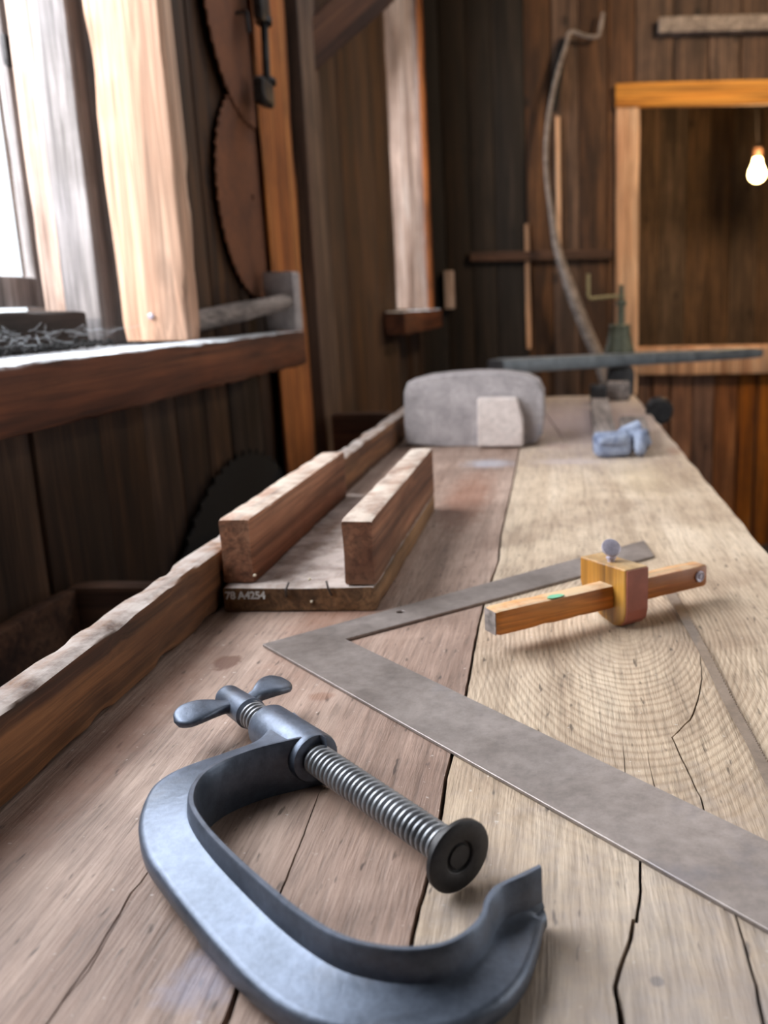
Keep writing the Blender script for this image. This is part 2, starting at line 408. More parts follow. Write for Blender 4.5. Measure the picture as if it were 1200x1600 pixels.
def cut(target, cutters):
    """carve the cutter meshes out of target, leaving a plain mesh"""
    for cbm in cutters:
        bmesh.ops.recalc_face_normals(cbm, faces=cbm.faces)
        me = bpy.data.meshes.new('cutter'); cbm.to_mesh(me); cbm.free()
        c = bpy.data.objects.new('cutter', me); COL.objects.link(c)
        c.location = target.matrix_world.translation if False else (0, 0, 0)
        md = target.modifiers.new('cut', 'BOOLEAN'); md.operation = 'DIFFERENCE'; md.solver = 'EXACT'; md.object = c
        bpy.context.view_layer.update()
        dg = bpy.context.evaluated_depsgraph_get()
        new = bpy.data.meshes.new_from_object(target.evaluated_get(dg))
        target.modifiers.remove(md); old = target.data; target.data = new
        bpy.data.objects.remove(c); bpy.data.meshes.remove(me)
    target.data.polygons.foreach_set('use_smooth', [False] * len(target.data.polygons))

# ------------------------------------------------------------------ room shell
FLOOR = -0.12; CEIL = 2.65; YP = 4.3; XW = -0.62
def boards(bm, axis, fixed, thick, a0, a1, z0, z1, wmin=0.11, wmax=0.19, gap=0.004, jit=0.004, n=6):
    a = a0
    while a < a1 - 1e-4:
        w = min(random.uniform(wmin, wmax), a1 - a)
        if a1 - a - w < 0.04: w = a1 - a
        f = fixed + random.uniform(-jit, jit)
        g = gap * random.uniform(0.3, 1.6)
        if axis == 'y': lo, hi = (f - thick, a + g / 2, z0), (f, a + w - g / 2, z1)
        else: lo, hi = (a + g / 2, f, z0), (a + w - g / 2, f + thick, z1)
        rbox(bm, lo, hi, 'z', n, 0.002, 0.0025, random.random() * 50, 4)
        a += w
def structure(name, bm, mat, parent=None, **k):
    o = obj(name, bm, mat, parent, **k)
    if parent is None: o['kind'] = 'structure'
    return o
bm = B(); box(bm, (-3, -2.5, FLOOR - 0.05), (3.4, 6.2, FLOOR)); structure('floor', bm, M['earth'], smooth=False)
bm = B(); box(bm, (-1.1, -1.7, CEIL), (2.5, 6.1, CEIL + 0.05)); structure('ceiling', bm, M['wall_dark'], smooth=False)

W1A, W1B = 0.05, 1.515          # near window opening along Y
W2A, W2B = 3.40, 4.06           # far window opening
bm = B()
boards(bm, 'y', XW, 0.022, -1.6, 2.25, FLOOR, 0.93)
boards(bm, 'y', XW, 0.022, 1.53, 2.25, 0.94, CEIL)
boards(bm, 'y', XW + 0.045, 0.022, 2.37, W2A - 0.02, FLOOR, CEIL, 0.2, 0.3)
boards(bm, 'y', XW, 0.022, W2A, 4.3, FLOOR, 0.95)
boards(bm, 'y', XW, 0.022, -1.6, W1A - 0.06, 0.93, CEIL)
for (y0, y1, z0, z1) in ((-1.65, W1A, FLOOR, CEIL), (W1A, 1.575, FLOOR, 0.99), (W1A, 1.575, 2.2, CEIL), (1.575, W2A, FLOOR, CEIL), (W2A, W2B, FLOOR, 1.0), (W2A, W2B, 2.45, CEIL), (W2B, 6.1, FLOOR, CEIL)):
    box(bm, (-0.90, y0, z0), (-0.872, y1, z1))
box(bm, (-0.90, 1.563, FLOOR), (-0.70, 1.59, CEIL)); box(bm, (-0.90, W1A - 0.1, FLOOR), (XW - 0.03, W1A - 0.06, CEIL))
box(bm, (-0.90, W1A, 2.2), (XW, W1B, 2.24)); box(bm, (-0.90, W2A, 2.45), (XW, W2B, 2.49))
structure('wall_left', bm, M['wall'])

# far partition with the opening into the back room
OX0, OZ0, OZ1 = P(0, 0).x, 0, 0
ox = PY(998, 300, YP).x; oz1 = PY(1100, 167, YP).z; oz0 = PY(1100, 540, YP).z
split = PY(822, 300, YP).x
bm = B()
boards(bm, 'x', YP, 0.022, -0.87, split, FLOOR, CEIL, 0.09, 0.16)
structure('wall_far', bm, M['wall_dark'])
bm = B()
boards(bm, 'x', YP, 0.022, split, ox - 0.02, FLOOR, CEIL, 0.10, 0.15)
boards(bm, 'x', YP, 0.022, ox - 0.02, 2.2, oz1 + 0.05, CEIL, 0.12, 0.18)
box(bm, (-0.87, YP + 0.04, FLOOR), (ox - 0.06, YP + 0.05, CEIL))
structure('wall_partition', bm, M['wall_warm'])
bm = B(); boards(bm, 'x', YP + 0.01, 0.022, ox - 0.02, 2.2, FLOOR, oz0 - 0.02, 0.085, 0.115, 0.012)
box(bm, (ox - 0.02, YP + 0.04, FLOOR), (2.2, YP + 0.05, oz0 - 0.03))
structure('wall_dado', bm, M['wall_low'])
bm = B(); boards(bm, 'x', 5.7, 0.022, -0.6, 2.6, FLOOR, CEIL, 0.13, 0.2); box(bm, (-0.6, 5.74, FLOOR), (2.6, 5.76, CEIL)); structure('wall_back', bm, M['wall_back'])
bm = B(); boards(bm, 'y', 2.25, 0.022, 2.0, 5.7, FLOOR, CEIL); boards(bm, 'y', 2.25, 0.022, -1.6, 0.1, FLOOR, CEIL); boards(bm, 'y', 2.25, 0.022, 0.1, 2.0, 2.35, CEIL)  # gap left in the unseen right wall to let fill light in
structure('wall_right', bm, M['wall'])
bm = B(); boards(bm, 'x', -1.62, 0.022, -0.87, 2.25, FLOOR, CEIL); structure('wall_behind', bm, M['wall'])

# trims of the opening
p = PY(960, 130, YP); 
bm = B(); rbox(bm, (PY(962, 150, YP - 0.04).x, YP - 0.045, oz1), (2.2, YP - 0.002, PY(1080, 127, YP - 0.04).z), 'x', 20, 0.003, 0.002, 3)
tag(structure('trim_1', bm, M['header']), 'golden timber header board across the top of the opening')
bm = B(); rbox(bm, (PY(962, 300, YP - 0.02).x, YP - 0.03, oz0 - 0.22), (ox, YP - 0.002, oz1), 'z', 20, 0.003, 0.002, 5)
tag(structure('trim_2', bm, M['doorpost']), 'pale orange upright board beside the opening')
bm = B(); rbox(bm, (ox - 0.004, YP - 0.04, PY(1100, 585, YP - 0.04).z), (2.2, YP + 0.0, PY(1100, 543, YP - 0.04).z), 'x', 20, 0.003, 0.002, 7)
rbox(bm, (ox - 0.004, YP + 0.002, oz0 - 0.06), (2.2, YP + 0.06, oz0 - 0.002), 'x', 8, 0.002, 0.001, 8)
tag(structure('trim_3', bm, M['doorpost']), 'pale orange rail along the bottom of the opening')
# horizontal rail left of the opening
a = PY(735, 401, YP - 0.02); b = PY(957, 397, YP - 0.02)
bm = B(); rbox(bm, (a.x, YP - 0.034, (a.z + b.z) / 2 - 0.022), (b.x, YP - 0.004, (a.z + b.z) / 2 + 0.020), 'x', 12, 0.003, 0.002, 9)
tag(structure('trim_4', bm, M['brown']), 'dark brown rail nailed across the far boards')
# pale orange batten; the light glimmer there is put into its colour
a = PY(823, 350, YP - 0.01); b = PY(823, 545, YP - 0.01)
bm = B(); rbox(bm, (a.x - 0.012, YP - 0.014, b.z), (a.x + 0.012, YP - 0.004, a.z), 'z', 20, 0.002, 0.006, 11, 5)
tag(structure('trim_5', bm, M['doorpost']), 'narrow pale batten on the dark far boards')
# board shelf high on the partition
a = PY(1030, 30, YP - 0.06); b = PY(1200, 52, YP - 0.06)
bm = B(); rbox(bm, (a.x, YP - 0.07, PY(1100, 50, YP - 0.06).z), (1.6, YP - 0.004, PY(1100, 25, YP - 0.06).z), 'x', 16, 0.003, 0.003, 13)
tag(structure('trim_6', bm, M['greywood']), 'grey green board high on the far wall')

# ------------------------------------------------------------------ near window
w1 = root('window_1', (-0.75, 0.75, 0.99)); w1['kind'] = 'structure'
SZ0, SZ1 = 0.934, 1.004
bm = B(); rbox(bm, (-0.586, -0.6, SZ0), (-0.52, 1.915, SZ1), 'y', 90, 0.005, 0.004, 17, 26); box(bm, (-0.87, W1A, SZ1 - 0.03), (XW, 1.52, SZ1 - 0.006))
obj('window_sill', bm, M['sill'], w1)
bm = B(); rbox(bm, (-0.868, W1A, 1.058), (-0.852, 1.56, 1.108), 'y', 20, 0.003, 0.002, 19)         # bottom rail
rbox(bm, (-0.868, 1.517, 1.058), (-0.852, 1.560, 2.2), 'z', 20, 0.003, 0.002, 20)                    # stile
rbox(bm, (-0.868, W1A, 1.058), (-0.852, W1A + 0.05, 2.2), 'z', 20, 0.003, 0.002, 21)
rbox(bm, (-0.868, W1A, 2.14), (-0.852, 1.53, 2.2), 'y', 20, 0.003, 0.002, 22)
obj('window_sash', bm, M['greyframe'], w1)
bm = B(); box(bm, (-0.862, W1A + 0.04, 1.10), (-0.860, 1.52, 2.15)); obj('window_pane', bm, M['glass'], w1, smooth=False)
bm = B(); q = PX(9, 80, -0.850); rbox(bm, (-0.851, q.y - 0.012, q.z - 0.022), (-0.842, q.y + 0.012, q.z + 0.022), 'z', 8, 0.004, 0.001, 2); obj('window_latch', bm, M['darkiron'], w1)
bm = B()
rbox(bm, (-0.797, 1.432, 1.0), (-0.762, 1.525, 2.2), 'z', 24, 0.004, 0.003, 23)
obj('window_stop', bm, M['pinkframe'], w1)
bm = B(); rbox(bm, (-0.757, 1.415, 1.0), (-0.700, 1.50, 2.2), 'z', 30, 0.004, 0.005, 25, 8)
obj('window_casing', bm, M['greyframe'], w1)
bm = B(); rbox(bm, (-0.832, W1A, SZ1 - 0.004), (-0.700, 1.375, 1.052), 'y', 40, 0.005, 0.006, 27, 14)
obj('window_stool', bm, M['stool'], w1)
bm = B(); rbox(bm, (-0.674, 1.42, SZ1 + 0.001), (-0.566, 1.478, CEIL), 'z', 60, 0.006, 0.007, 31, 9)
po = structure('trim_7', bm, M['post']); tag(po, 'pale sunlit post standing on the sill right of the bright window')
bm = B(); q = PY(236, 494, 1.417); lathe(bm, q, q + Vector((0, -1, 0)), [(0, 0.0045), (0.002, 0.0045), (0.003, 0.003), (0.0032, 0)], 16); 
nl = centre(obj('nail', bm, M['thumb'])); tag(nl, 'round pale nail head low on the sunlit post', 'nail')

# ------------------------------------------------------------------ wall between the windows
bm = B(); rbox(bm, (XW + 0.0215, 1.95, 0.45), (XW + 0.030, 2.185, CEIL), 'z', 80, 0.008, 0.012, 37, 6)
tag(structure('trim_8', bm, M['orange']), 'split orange plank on the left wall behind the hanging wrench')
bm = B(); rbox(bm, (XW + 0.007, 2.20, FLOOR), (XW + 0.055, 2.365, CEIL), 'z', 60, 0.004, 0.004, 39, 6)
tag(structure('trim_9', bm, M['brownz']), 'dark brown stud between the orange plank and the wide boards')
# diagonal brace
a = PX(478, 78, XW + 0.06) ; a = Vector((XW + 0.05, 2.40, PY(478, 60, 2.40).z)); b = PY(690, -110, 2.62)
d = (b - a).normalized(); s, u, _ = basis(d)
fr = Matrix((-s, u, d)).transposed()
bm = B(); L = (b - a).length
rbox(bm, (-0.06, -0.045, -0.12), (0.06, 0.045, L), 'z', 30, 0.004, 0.004, 41, 8)
br_ = structure('trim_10', bm, M['brace']); br_.location = a; br_.rotation_euler = fr.to_euler()
tag(br_, 'brown diagonal brace rising from the left wall')
# low cross board
bm = B(); rbox(bm, (XW + 0.075, 2.18, 0.55), (-0.36, 2.22, 0.797), 'x', 14, 0.004, 0.003, 43)
tag(structure('trim_11', bm, M['brown']), 'low brown cross board between the bench and the left wall')

# far window
w2 = root('window_2', (-0.7, 3.73, 1.03)); w2['kind'] = 'structure'
bm = B(); rbox(bm, (-0.572, 3.08, 0.952), (-0.50, 4.10, 1.029), 'y', 40, 0.005, 0.003, 45); box(bm, (-0.87, W2A, 0.99), (XW, W2B, 1.02))
obj('window_sill', bm, M['sill'], w2)
bm = B(); rbox(bm, (-0.80, W2B, 1.03), (-0.555, W2B + 0.03, 2.5), 'z', 24, 0.003, 0.003, 47)
obj('window_jamb', bm, M['pinkframe'], w2)
bm = B(); rbox(bm, (-0.555, W2B - 0.02, 1.03), (-0.535, W2B + 0.04, 2.5), 'z', 24, 0.003, 0.003, 48)
obj('window_casing', bm, M['orange'], w2)
bm = B(); rbox(bm, (-0.80, W2A - 0.018, 1.03), (-0.578, W2A + 0.002, 2.5), 'z', 24, 0.003, 0.003, 49)
obj('window_trim', bm, M['brownz'], w2)
bm = B(); box(bm, (-0.862, W2A, 1.03), (-0.857, W2B, 2.45)); obj('window_pane', bm, M['glass'], w2, smooth=False)
bm = B()
for y0, y1 in ((W2A, W2A + 0.05), (W2B - 0.05, W2B)): box(bm, (-0.872, y0, 1.0), (-0.84, y1, 2.45))
obj('window_sash', bm, M['greyframe'], w2)

a = PY(693, 423, YP - 0.03); b = PY(711, 482, YP - 0.03)
bm = B(); rbox(bm, (a.x, YP - 0.04, b.z), (b.x, YP - 0.006, a.z), 'z', 8, 0.003, 0.002, 51)
tag(centre(obj('wood_block', bm, M['pinkframe'])), 'small pale upright block on the dark wall right of the far window sill', 'block')

# ------------------------------------------------------------------ workbench
bench = root('workbench', BENCH_AT, 'long rough plank workbench with cracked dusty top running to the far wall', 'workbench')
XR = 0.213; YN = -0.35; YE = 2.50; XG = -0.0655; TH = 0.055
gap_px = [(614, 1640), (645, 1460), (655, 1420), (668, 1370), (690, 1270), (697, 1215), (706, 1182), (717, 1130), (728, 1085), (738, 1030), (745, 990), (757, 940), (770, 900), (778, 880), (783, 835), (792, 795), (800, 760), (812, 700)]
gap_pts = [Vector((XG + 0.004, YN, 0)), Vector((XG + 0.003, 0.1, 0))] + [P(*q) for q in gap_px] + [Vector((XG, 1.9, 0)), Vector((XG - 0.002, YE, 0))]
gp = []
for a, b in zip(gap_pts, gap_pts[1:]):
    m = max(2, int((b - a).length / 0.012))
    for i in range(m):
        q = a.lerp(b, i / m); q.x += 0.0008 * noise.noise(Vector((0, q.y * 60, 1))) ; gp.append(q)
gp.append(gap_pts[-1])
def gw(y, s): return 0.0011 + 0.0005 * noise.noise(Vector((s, y * 25, 3)))
def edge_line(x, s, y0=YN, y1=YE, amp=0.0015):
    n = 150; return [Vector((x + amp * noise.noise(Vector((s, (y0 + (y1 - y0) * i / n) * 12, 0))), y0 + (y1 - y0) * i / n, 0)) for i in range(n + 1)]
left_poly = [(-0.315, YN), *[(q.x - gw(q.y, 0), q.y) for q in gp], (-0.315, YE)]
right_poly = [*[(q.x + gw(q.y, 9), q.y) for q in gp], *[(q.x, q.y) for q in reversed(edge_line(XR, 4, amp=0.003))]]
Sg = (96, 96, 106)
left_stains_light = [(-0.245, 0.62, 0.013, 0.02, (96, 62, 46), 0.8, 0.25), (-0.16, 0.56, 0.014, 0.009, (120, 74, 48), 0.5, 0.4),
    (-0.19, 0.80, 0.06, 0.3, (132, 86, 62), 0.45, 0.6), (-0.12, 1.2, 0.05, 0.28, (126, 78, 54), 0.6, 0.5), (-0.11, 1.45, 0.06, 0.06, (176, 180, 192), 0.5, 0.5),  # bluish entry is window glare on the bench, painted in
    (-0.27, 0.5, 0.03, 0.25, (120, 78, 56), 0.5, 0.6), (-0.14, 0.30, 0.02, 0.03, (150, 150, 172), 0.4, 0.5)]
right_stains = [(0.02, 1.46, 0.10, 0.05, (190, 176, 176), 0.5, 0.6), (0.0, 1.62, 0.05, 0.06, (140, 96, 76), 0.5, 0.6), (0.12, 1.35, 0.07, 0.25, (222, 198, 160), 0.35, 0.6),
    (0.20, 1.55, 0.02, 0.07, (150, 100, 66), 0.6, 0.5), (-0.005, 2.0, 0.06, 0.3, (150, 120, 104), 0.5, 0.6), (0.036, 0.3, 0.004, 0.004, (84, 76, 72), 0.8, 0.3),
    (0.05, 0.22, 0.30, 0.30, (150, 141, 138), 0.6, 0.7), (0.08, 1.95, 0.30, 0.80, (158, 139, 137), 0.85, 0.6)]
M['benchL'] = bench_wood('left_bench_plank_wood', (142, 114, 98), (168, 141, 125), (192, 167, 151), None, left_stains_light)
M['benchR'] = bench_wood('right_bench_plank_wood', (192, 168, 142), (208, 186, 160), (224, 204, 180), (0.050, 0.70, 0.095, 0.235, 165.0), right_stains)
M['benchN'] = bench_wood('near_bench_plank_wood', (140, 124, 114), (176, 160, 148), (200, 186, 174), None, [])
def world_obj(name, bm, mat): return obj(name, bm, mat, None, smooth=False)
def to_child(o, parent):
    off = Vector(parent.location); o.data.transform(Matrix.Translation(-off)); o.parent = parent; return o
def crack(pts_w, z0=BENCH - 0.02, z1=BENCH + 0.01):
    """pts_w: (u, v, width mm) on the bench top"""
    pts = [(P(u, v), w * 0.001) for u, v, w in pts_w]; fine = []
    for (a, wa), (b, wb) in zip(pts, pts[1:]):
        m = max(2, int((b - a).length / 0.006))
        for i in range(m):
            t = i / m; q = a.lerp(b, t); d = (b - a).normalized(); nrm = Vector((-d.y, d.x, 0))
            q += nrm * 0.0007 * noise.noise(q * 90) if i else Vector((0, 0, 0)); fine.append((q, wa + (wb - wa) * t, nrm))
    fine.append((pts[-1][0], pts[-1][1], nrm))
    L = [q + n * w / 2 for q, w, n in fine]; R = [q - n * w / 2 for q, w, n in fine]
    c = B(); prism(c, L + R[::-1], z0, z1); return c
bm = B(); prism(bm, left_poly, BENCH - TH, BENCH)
pl = world_obj('bench_plank', bm, M['benchL'])
cut(pl, [crack([(330, 1640, 3.2), (356, 1590, 3.0), (375, 1530, 2.2), (447, 1375, 1.0), (490, 1262, 0.6), (528, 1165, 0.2)]),
         crack([(45, 1640, 0.9), (150, 1490, 0.8), (205, 1395, 1.0), (243, 1348, 0.5)]),
         crack([(95, 1570, 0.2), (140, 1515, 0.7), (190, 1428, 0.3)])])
bm = B(); prism(bm, right_poly, BENCH - TH, BENCH)
pr = world_obj('bench_plank', bm, M['benchR'])
cut(pr, [crack([(999, 1332, 1.2), (1001, 1390, 1.5), (994, 1442, 1.7)]), crack([(990, 1436, 1.8), (985, 1468, 2.0), (973, 1500, 2.0), (961, 1542, 2.2), (968, 1572, 2.8), (977, 1640, 3.2)]),
         crack([(1146, 1420, 0.8), (1165, 1480, 1.3), (1182, 1540, 1.6), (1198, 1640, 1.8)]),
         crack([(1093, 1010, 0.3), (1097, 1060, 0.9), (1090, 1095, 1.0), (1078, 1125, 1.2), (1050, 1152, 0.9), (1066, 1187, 1.2), (1081, 1217, 1.0), (1095, 1245, 1.1), (1106, 1285, 1.0)]),
         crack([(974, 1165, 0.2), (976, 1195, 0.5), (978, 1222, 0.5)]), crack([(1012, 1175, 0.2), (1017, 1205, 0.4), (1024, 1233, 0.7)]),
         crack([(852, 646, 2.5), (868, 668, 3.0), (885, 695, 1.0)])])
bpy.context.view_layer.update()
to_child(pl, bench); to_child(pr, bench)
bm = B(); rbox(bm, (-0.315, YN, BENCH + 0.001), (-0.2915, 2.42, BENCH + 0.050), 'y', 260, 0.003, 0.0026, 53, 38, 1.5)
obj('bench_rail', bm, M['rail'], bench)
bm = B(); box(bm, (XR - 0.04, YN + 0.05, BENCH - TH - 0.10), (XR - 0.012, YE - 0.05, BENCH - TH - 0.001)); obj('bench_apron', bm, M['brown'], bench, bevel=0.002)
for x0 in (-0.31, XR - 0.12):
    for y0 in (0.0, YE - 0.2):
        bm = B(); rbox(bm, (x0, y0, FLOOR + 0.001), (x0 + 0.075, y0 + 0.08, BENCH - TH - 0.001), 'z', 10, 0.004, 0.003, x0 + y0)
        obj('bench_leg', bm, M['brownz'], bench)

# ------------------------------------------------------------------ mitre box
mb = root('mitre_box', (-0.22, 0.93, BENCH), 'open wooden mitre box with two tall sides and a painted number on its front edge', 'mitre box')
BT = BENCH + 0.022; x0, x1, y0, y1 = -0.2865, -0.1545, 0.731, 1.118
bm = B(); rbox(bm, (x0, y0, BENCH + 0.0005), (x1, y1, BT), 'y', 50, 0.002, 0.0012, 61, 40); obj('box_base', bm, M['boxbase'], mb)
for xa, xb, ya, yb, sd in ((-0.2885, -0.2615, 0.742, 1.10, 63), (-0.1815, -0.1545, 0.733, 1.115, 65)):
    bm = B(); rbox(bm, (xa, ya, BT + 0.0003), (xb, yb, 0.8795), 'y', 60, 0.002, 0.0013, sd, 35); so = obj('box_side', bm, M['box'], mb)
    if sd == 65: bpy.context.view_layer.update()
cu = bpy.data.curves.new('painted_number', 'FONT'); cu.body = '78 A4254'; cu.size = 0.0092; cu.extrude = 0.0; cu.offset = 0.0003; cu.space_character = 0.95
to = bpy.data.objects.new('tmp', cu); COL.objects.link(to); bpy.context.view_layer.update()
me = bpy.data.meshes.new_from_object(to.evaluated_get(bpy.context.evaluated_depsgraph_get())); bpy.data.objects.remove(to)
a = PY(352, 936, y0 - 0.0012)
me.transform(Matrix.Rotation(math.radians(90), 4, 'X')); me.transform(Matrix.Translation(Vector((a.x, y0 - 0.0012, a.z)) - mb.location))
me.materials.append(M['chalk']); no = bpy.data.objects.new('painted_number', me); COL.objects.link(no); no.parent = mb; no['label'] = 'white hand painted number'
for pts in ([(449, 912), (447, 922), (446, 934)], [(508, 910), (513, 920), (517, 932)]):
    bm = B(); w = [PY(u, v, y0 - 0.003) for u, v in pts]; w[0].y += 0.004; w[2].y += 0.003
    tube(bm, spline(w, 8), 0.0009, 8); obj('bent_nail', bm, M['nail'], mb)
for (u, v, z) in ((398, 899, BT), (484, 905, BT), (487, 940, BT)):
    bm = B(); q = P(u, v, z + 0.002); q.y = max(q.y, y0 + 0.0) ; bmesh.ops.create_icosphere(bm, subdivisions=2, radius=0.0012, matrix=Matrix.Translation(PY(u, v, y0 - 0.001)))
    for vv in bm.verts: vv.co += Vector((1, 1, 1)) * 0.0006 * noise.noise(vv.co * 900)
    obj('paint_chip', bm, M['cream'], mb)

# ------------------------------------------------------------------ steel square
sq_t = 0.0022; zt = BENCH + 0.0005 + sq_t
q = lambda u, v: P(u, v, zt)
A0 = q(410, 1006); Bo = q(1200, 1452); dl = (Bo - A0).normalized(); Cin = q(540, 998); Din = q(1200, 1313); di = (Din - Cin).normalized()
sh_o = q(1006, 844); sh_i = q(1022, 868)
poly = [A0, A0 + dl * 0.60, Cin + di * 0.60, Cin, sh_i, sh_o]
bm = B(); prism(bm, poly, BENCH + 0.0005, zt)
sq = obj('steel_square', bm, M['square'], None, smooth=False)
h = q(626, 956); c = B(); lathe(c, Vector((h.x, h.y, 0.79)), Vector((h.x, h.y, 0.9)), [(0, 0.0036), (0.03, 0.0036)], 20)
cut(sq, [c]); tag(centre(sq), 'flat grey steel framing square lying across the bench top', 'square')
bv = sq.modifiers.new('bevel', 'BEVEL'); bv.width = 0.0003; bv.segments = 1

# ------------------------------------------------------------------ C-clamp
clamp = root('c_clamp', P(530, 1400), 'large grey iron C-clamp with a threaded screw lying in the foreground', 'clamp')
pairs = [((510, 1154), (456, 1110)), ((497, 1149), (428, 1122)), ((455, 1157), (402, 1152)), ((412, 1167), (352, 1172)), ((375, 1179), (302, 1189)), ((345, 1192), (264, 1205)), ((322, 1208), (236, 1226)), ((308, 1228), (221, 1255)),
 ((305, 1252), (215, 1290)), ((318, 1277), (225, 1332)), ((345, 1309), (250, 1370)), ((385, 1347), (290, 1422)), ((430, 1386), (335, 1474)), ((480, 1425), (385, 1528)), ((535, 1457), (443, 1573)),
 ((590, 1472), (512, 1602)), ((645, 1476), (602, 1614)), ((695, 1468), (700, 1605)), ((730, 1448), (775, 1570)), ((750, 1425), (817, 1528)), ((757, 1402), (836, 1486)), ((770, 1384), (844, 1458)), ((800, 1369), (849, 1436)), ((842, 1349), (855, 1428))]
nS = len(pairs) - 1; ZF = BENCH + 0.030
NST = 132
ip = spline([P(a[0], a[1], ZF) for a, b in pairs], NST)
def webz(t):   # height of the web's upper face above the bench, from the boss (0) to the anvil (1)
    return 0.029 - 0.012 * min(1, t * 1.9) - 0.004 * max(0, t - 0.5) * 2
op = spline([P(b[0], b[1], BENCH + webz(i / nS) - 0.001) for i, (a, b) in enumerate(pairs)], NST)
rings = []
for i in range(NST + 1):
    t = i / NST; I = ip[i].copy(); I.z = 0; O = op[i].copy(); O.z = 0
    d = O - I; L = d.length; d.normalize()
    wz = webz(t); wb = max(0.004, wz - 0.011) if t < 0.5 else 0.004
    tf = min(0.0035 + 0.0012 * max(0, (t - 0.88) * 8.3), L * 0.5)
    w1_ = wz; w2_ = wz - 0.001
    zb = 0.0003
    prof = [(0.0, zb + 0.0005), (0.0, 0.0288), (0.0008, 0.030), (tf - 0.0008, 0.030), (tf, 0.0290), (tf + 0.0008, max(w1_ + 0.0015, 0.004)), (tf + 0.0035, w1_ + 0.0001),
            (L - 0.0035, w2_), (L - 0.0012, w2_ - 0.0009), (L, w2_ - 0.003), (L, wb + 0.002), (L - 0.002, wb), (tf + 0.003, wb), (tf, zb + 0.001), (tf - 0.0006, zb), (0.0004, zb)]
    if w1_ > 0.0275: prof[4] = (tf, 0.0297); prof[5] = (tf + 0.0008, 0.0295)
    if L < tf + 0.007:
        s_ = L / (tf + 0.007)
        prof = [(x * s_ if k < 7 or k > 11 else x, z) for k, (x, z) in enumerate(prof)]
    rings.append([I + d * x + Vector((0, 0, BENCH + z)) for x, z in prof])
bm = B(); loft(bm, rings)
fro = obj('clamp_frame', bm, M['iron'], clamp, angle=50)
sa = P(385, 1110, BENCH + 0.0175); sb = P(716, 1337, BENCH + 0.0175); sd = (sb - sa).normalized(); SL = (sb - sa).length
def on(u, v):
    q = P(u, v, BENCH + 0.0175); return (q - sa).dot(sd)
t0, t1 = on(418, 1132), on(492, 1186)
bm = B(); lathe(bm, sa + sd * t0, sb, [(0, 0.0100), (0.001, 0.0122), (0.003, 0.0130), (t1 - t0 - 0.002, 0.0136), (t1 - t0 - 0.0004, 0.0130), (t1 - t0, 0.0112), (t1 - t0, 0.0085)], 40)
obj('clamp_boss', bm, M['iron'], clamp, angle=50)
# thread
pitch = 0.0040; seg = 40; steps = int(SL / pitch * 16); e0 = on(392, 1116)
s_, u_, _ = basis(sd); rings = []
for i in range(steps + 1):
    t = e0 + (SL - 0.008 - e0) * i / steps; ring = []
    for k in range(seg):
        ph = (t / pitch - k / seg) % 1.0
        rr = 0.0084 - 0.0004 * (abs(ph - 0.29) / 0.29) ** 3 if ph < 0.58 else (0.0080 - 0.0034 * min(1, (ph - 0.58) * 16) if ph < 0.94 else 0.0046 + 0.0034 * (ph - 0.94) / 0.06)
        a_ = 2 * math.pi * k / seg
        ring.append(sa + sd * t + rr * (math.cos(a_) * s_ + math.sin(a_) * u_))
    rings.append(ring)
bm = B(); loft(bm, rings); obj('clamp_screw', bm, M['screw'], clamp, angle=60)
# hub and wings
hb = on(352, 1088)
bm = B(); lathe(bm, sa + sd * hb, sb, [(0, 0), (0, 0.0060), (0.0012, 0.0074), (0.004, 0.0082), (e0 - hb - 0.004, 0.0090), (e0 - hb - 0.001, 0.0094), (e0 - hb, 0.0084), (e0 - hb + 0.002, 0.0070)], 36)
obj('screw_hub', bm, M['iron'], clamp, angle=50)
for tip, base_ in (((272, 1128), (362, 1104)), ((449, 1066), (392, 1094))):
    a = P(base_[0], base_[1], BENCH + 0.019); b = P(tip[0], tip[1], BENCH + 0.0205)
    if tip[0] > 400: a = P(base_[0], base_[1], BENCH + 0.020)
    d = (b - a); L = d.length; d.normalize(); side = d.cross(Vector((0, 0, 1))).normalized(); upv = side.cross(d).normalized()
    if upv.z < 0: upv = -upv
    tilt = 0.25
    side = (side * math.cos(tilt) + upv * math.sin(tilt) * (1 if side.y < 0 else -1) * -1).normalized(); upv = side.cross(d).normalized()
    rings = []
    for i in range(25):
        t = i / 24
        w = 0.0042 + 0.0058 * math.sin(min(1, max(0, (t - 0.15) / 0.55)) * math.pi / 2)
        if t > 0.72: w *= math.sqrt(max(0.0, 1 - ((t - 0.72) / 0.28) ** 2))
        w = max(w, 0.0004)
        hgt = 0.0036 - 0.0011 * t
        if t > 0.93: hgt *= math.sqrt(max(0.03, 1 - ((t - 0.93) / 0.07) ** 2))
        arch = 0.0025 * math.sin(t * math.pi)
        rings.append([a + d * (L * t) + Vector((0, 0, arch)) + side * (w * math.copysign(abs(math.cos(k * math.pi / 10)) ** 0.6, math.cos(k * math.pi / 10))) + upv * (hgt * math.copysign(abs(math.sin(k * math.pi / 10)) ** 0.6, math.sin(k * math.pi / 10))) for k in range(20)])
    bm = B(); loft(bm, rings); obj('screw_wing', bm, M['iron'], clamp, angle=60)
# swivel pad
bm = B(); R_ = 0.0166
lathe(bm, sa + sd * (SL - 0.011), sb, [(0, 0.0075), (0.002, 0.0098), (0.006, 0.0104), (0.009, R_ - 0.002), (0.0098, R_), (0.0120, R_), (0.0126, R_ - 0.0008), (0.0127, 0.0076), (0.0124, 0.0072), (0.0116, 0.0070), (0.0110, 0.0066), (0.0110, 0.0058), (0.0122, 0.0052), (0.0122, 0)], 48)
obj('swivel_pad', bm, M['darkiron'], clamp, angle=40)

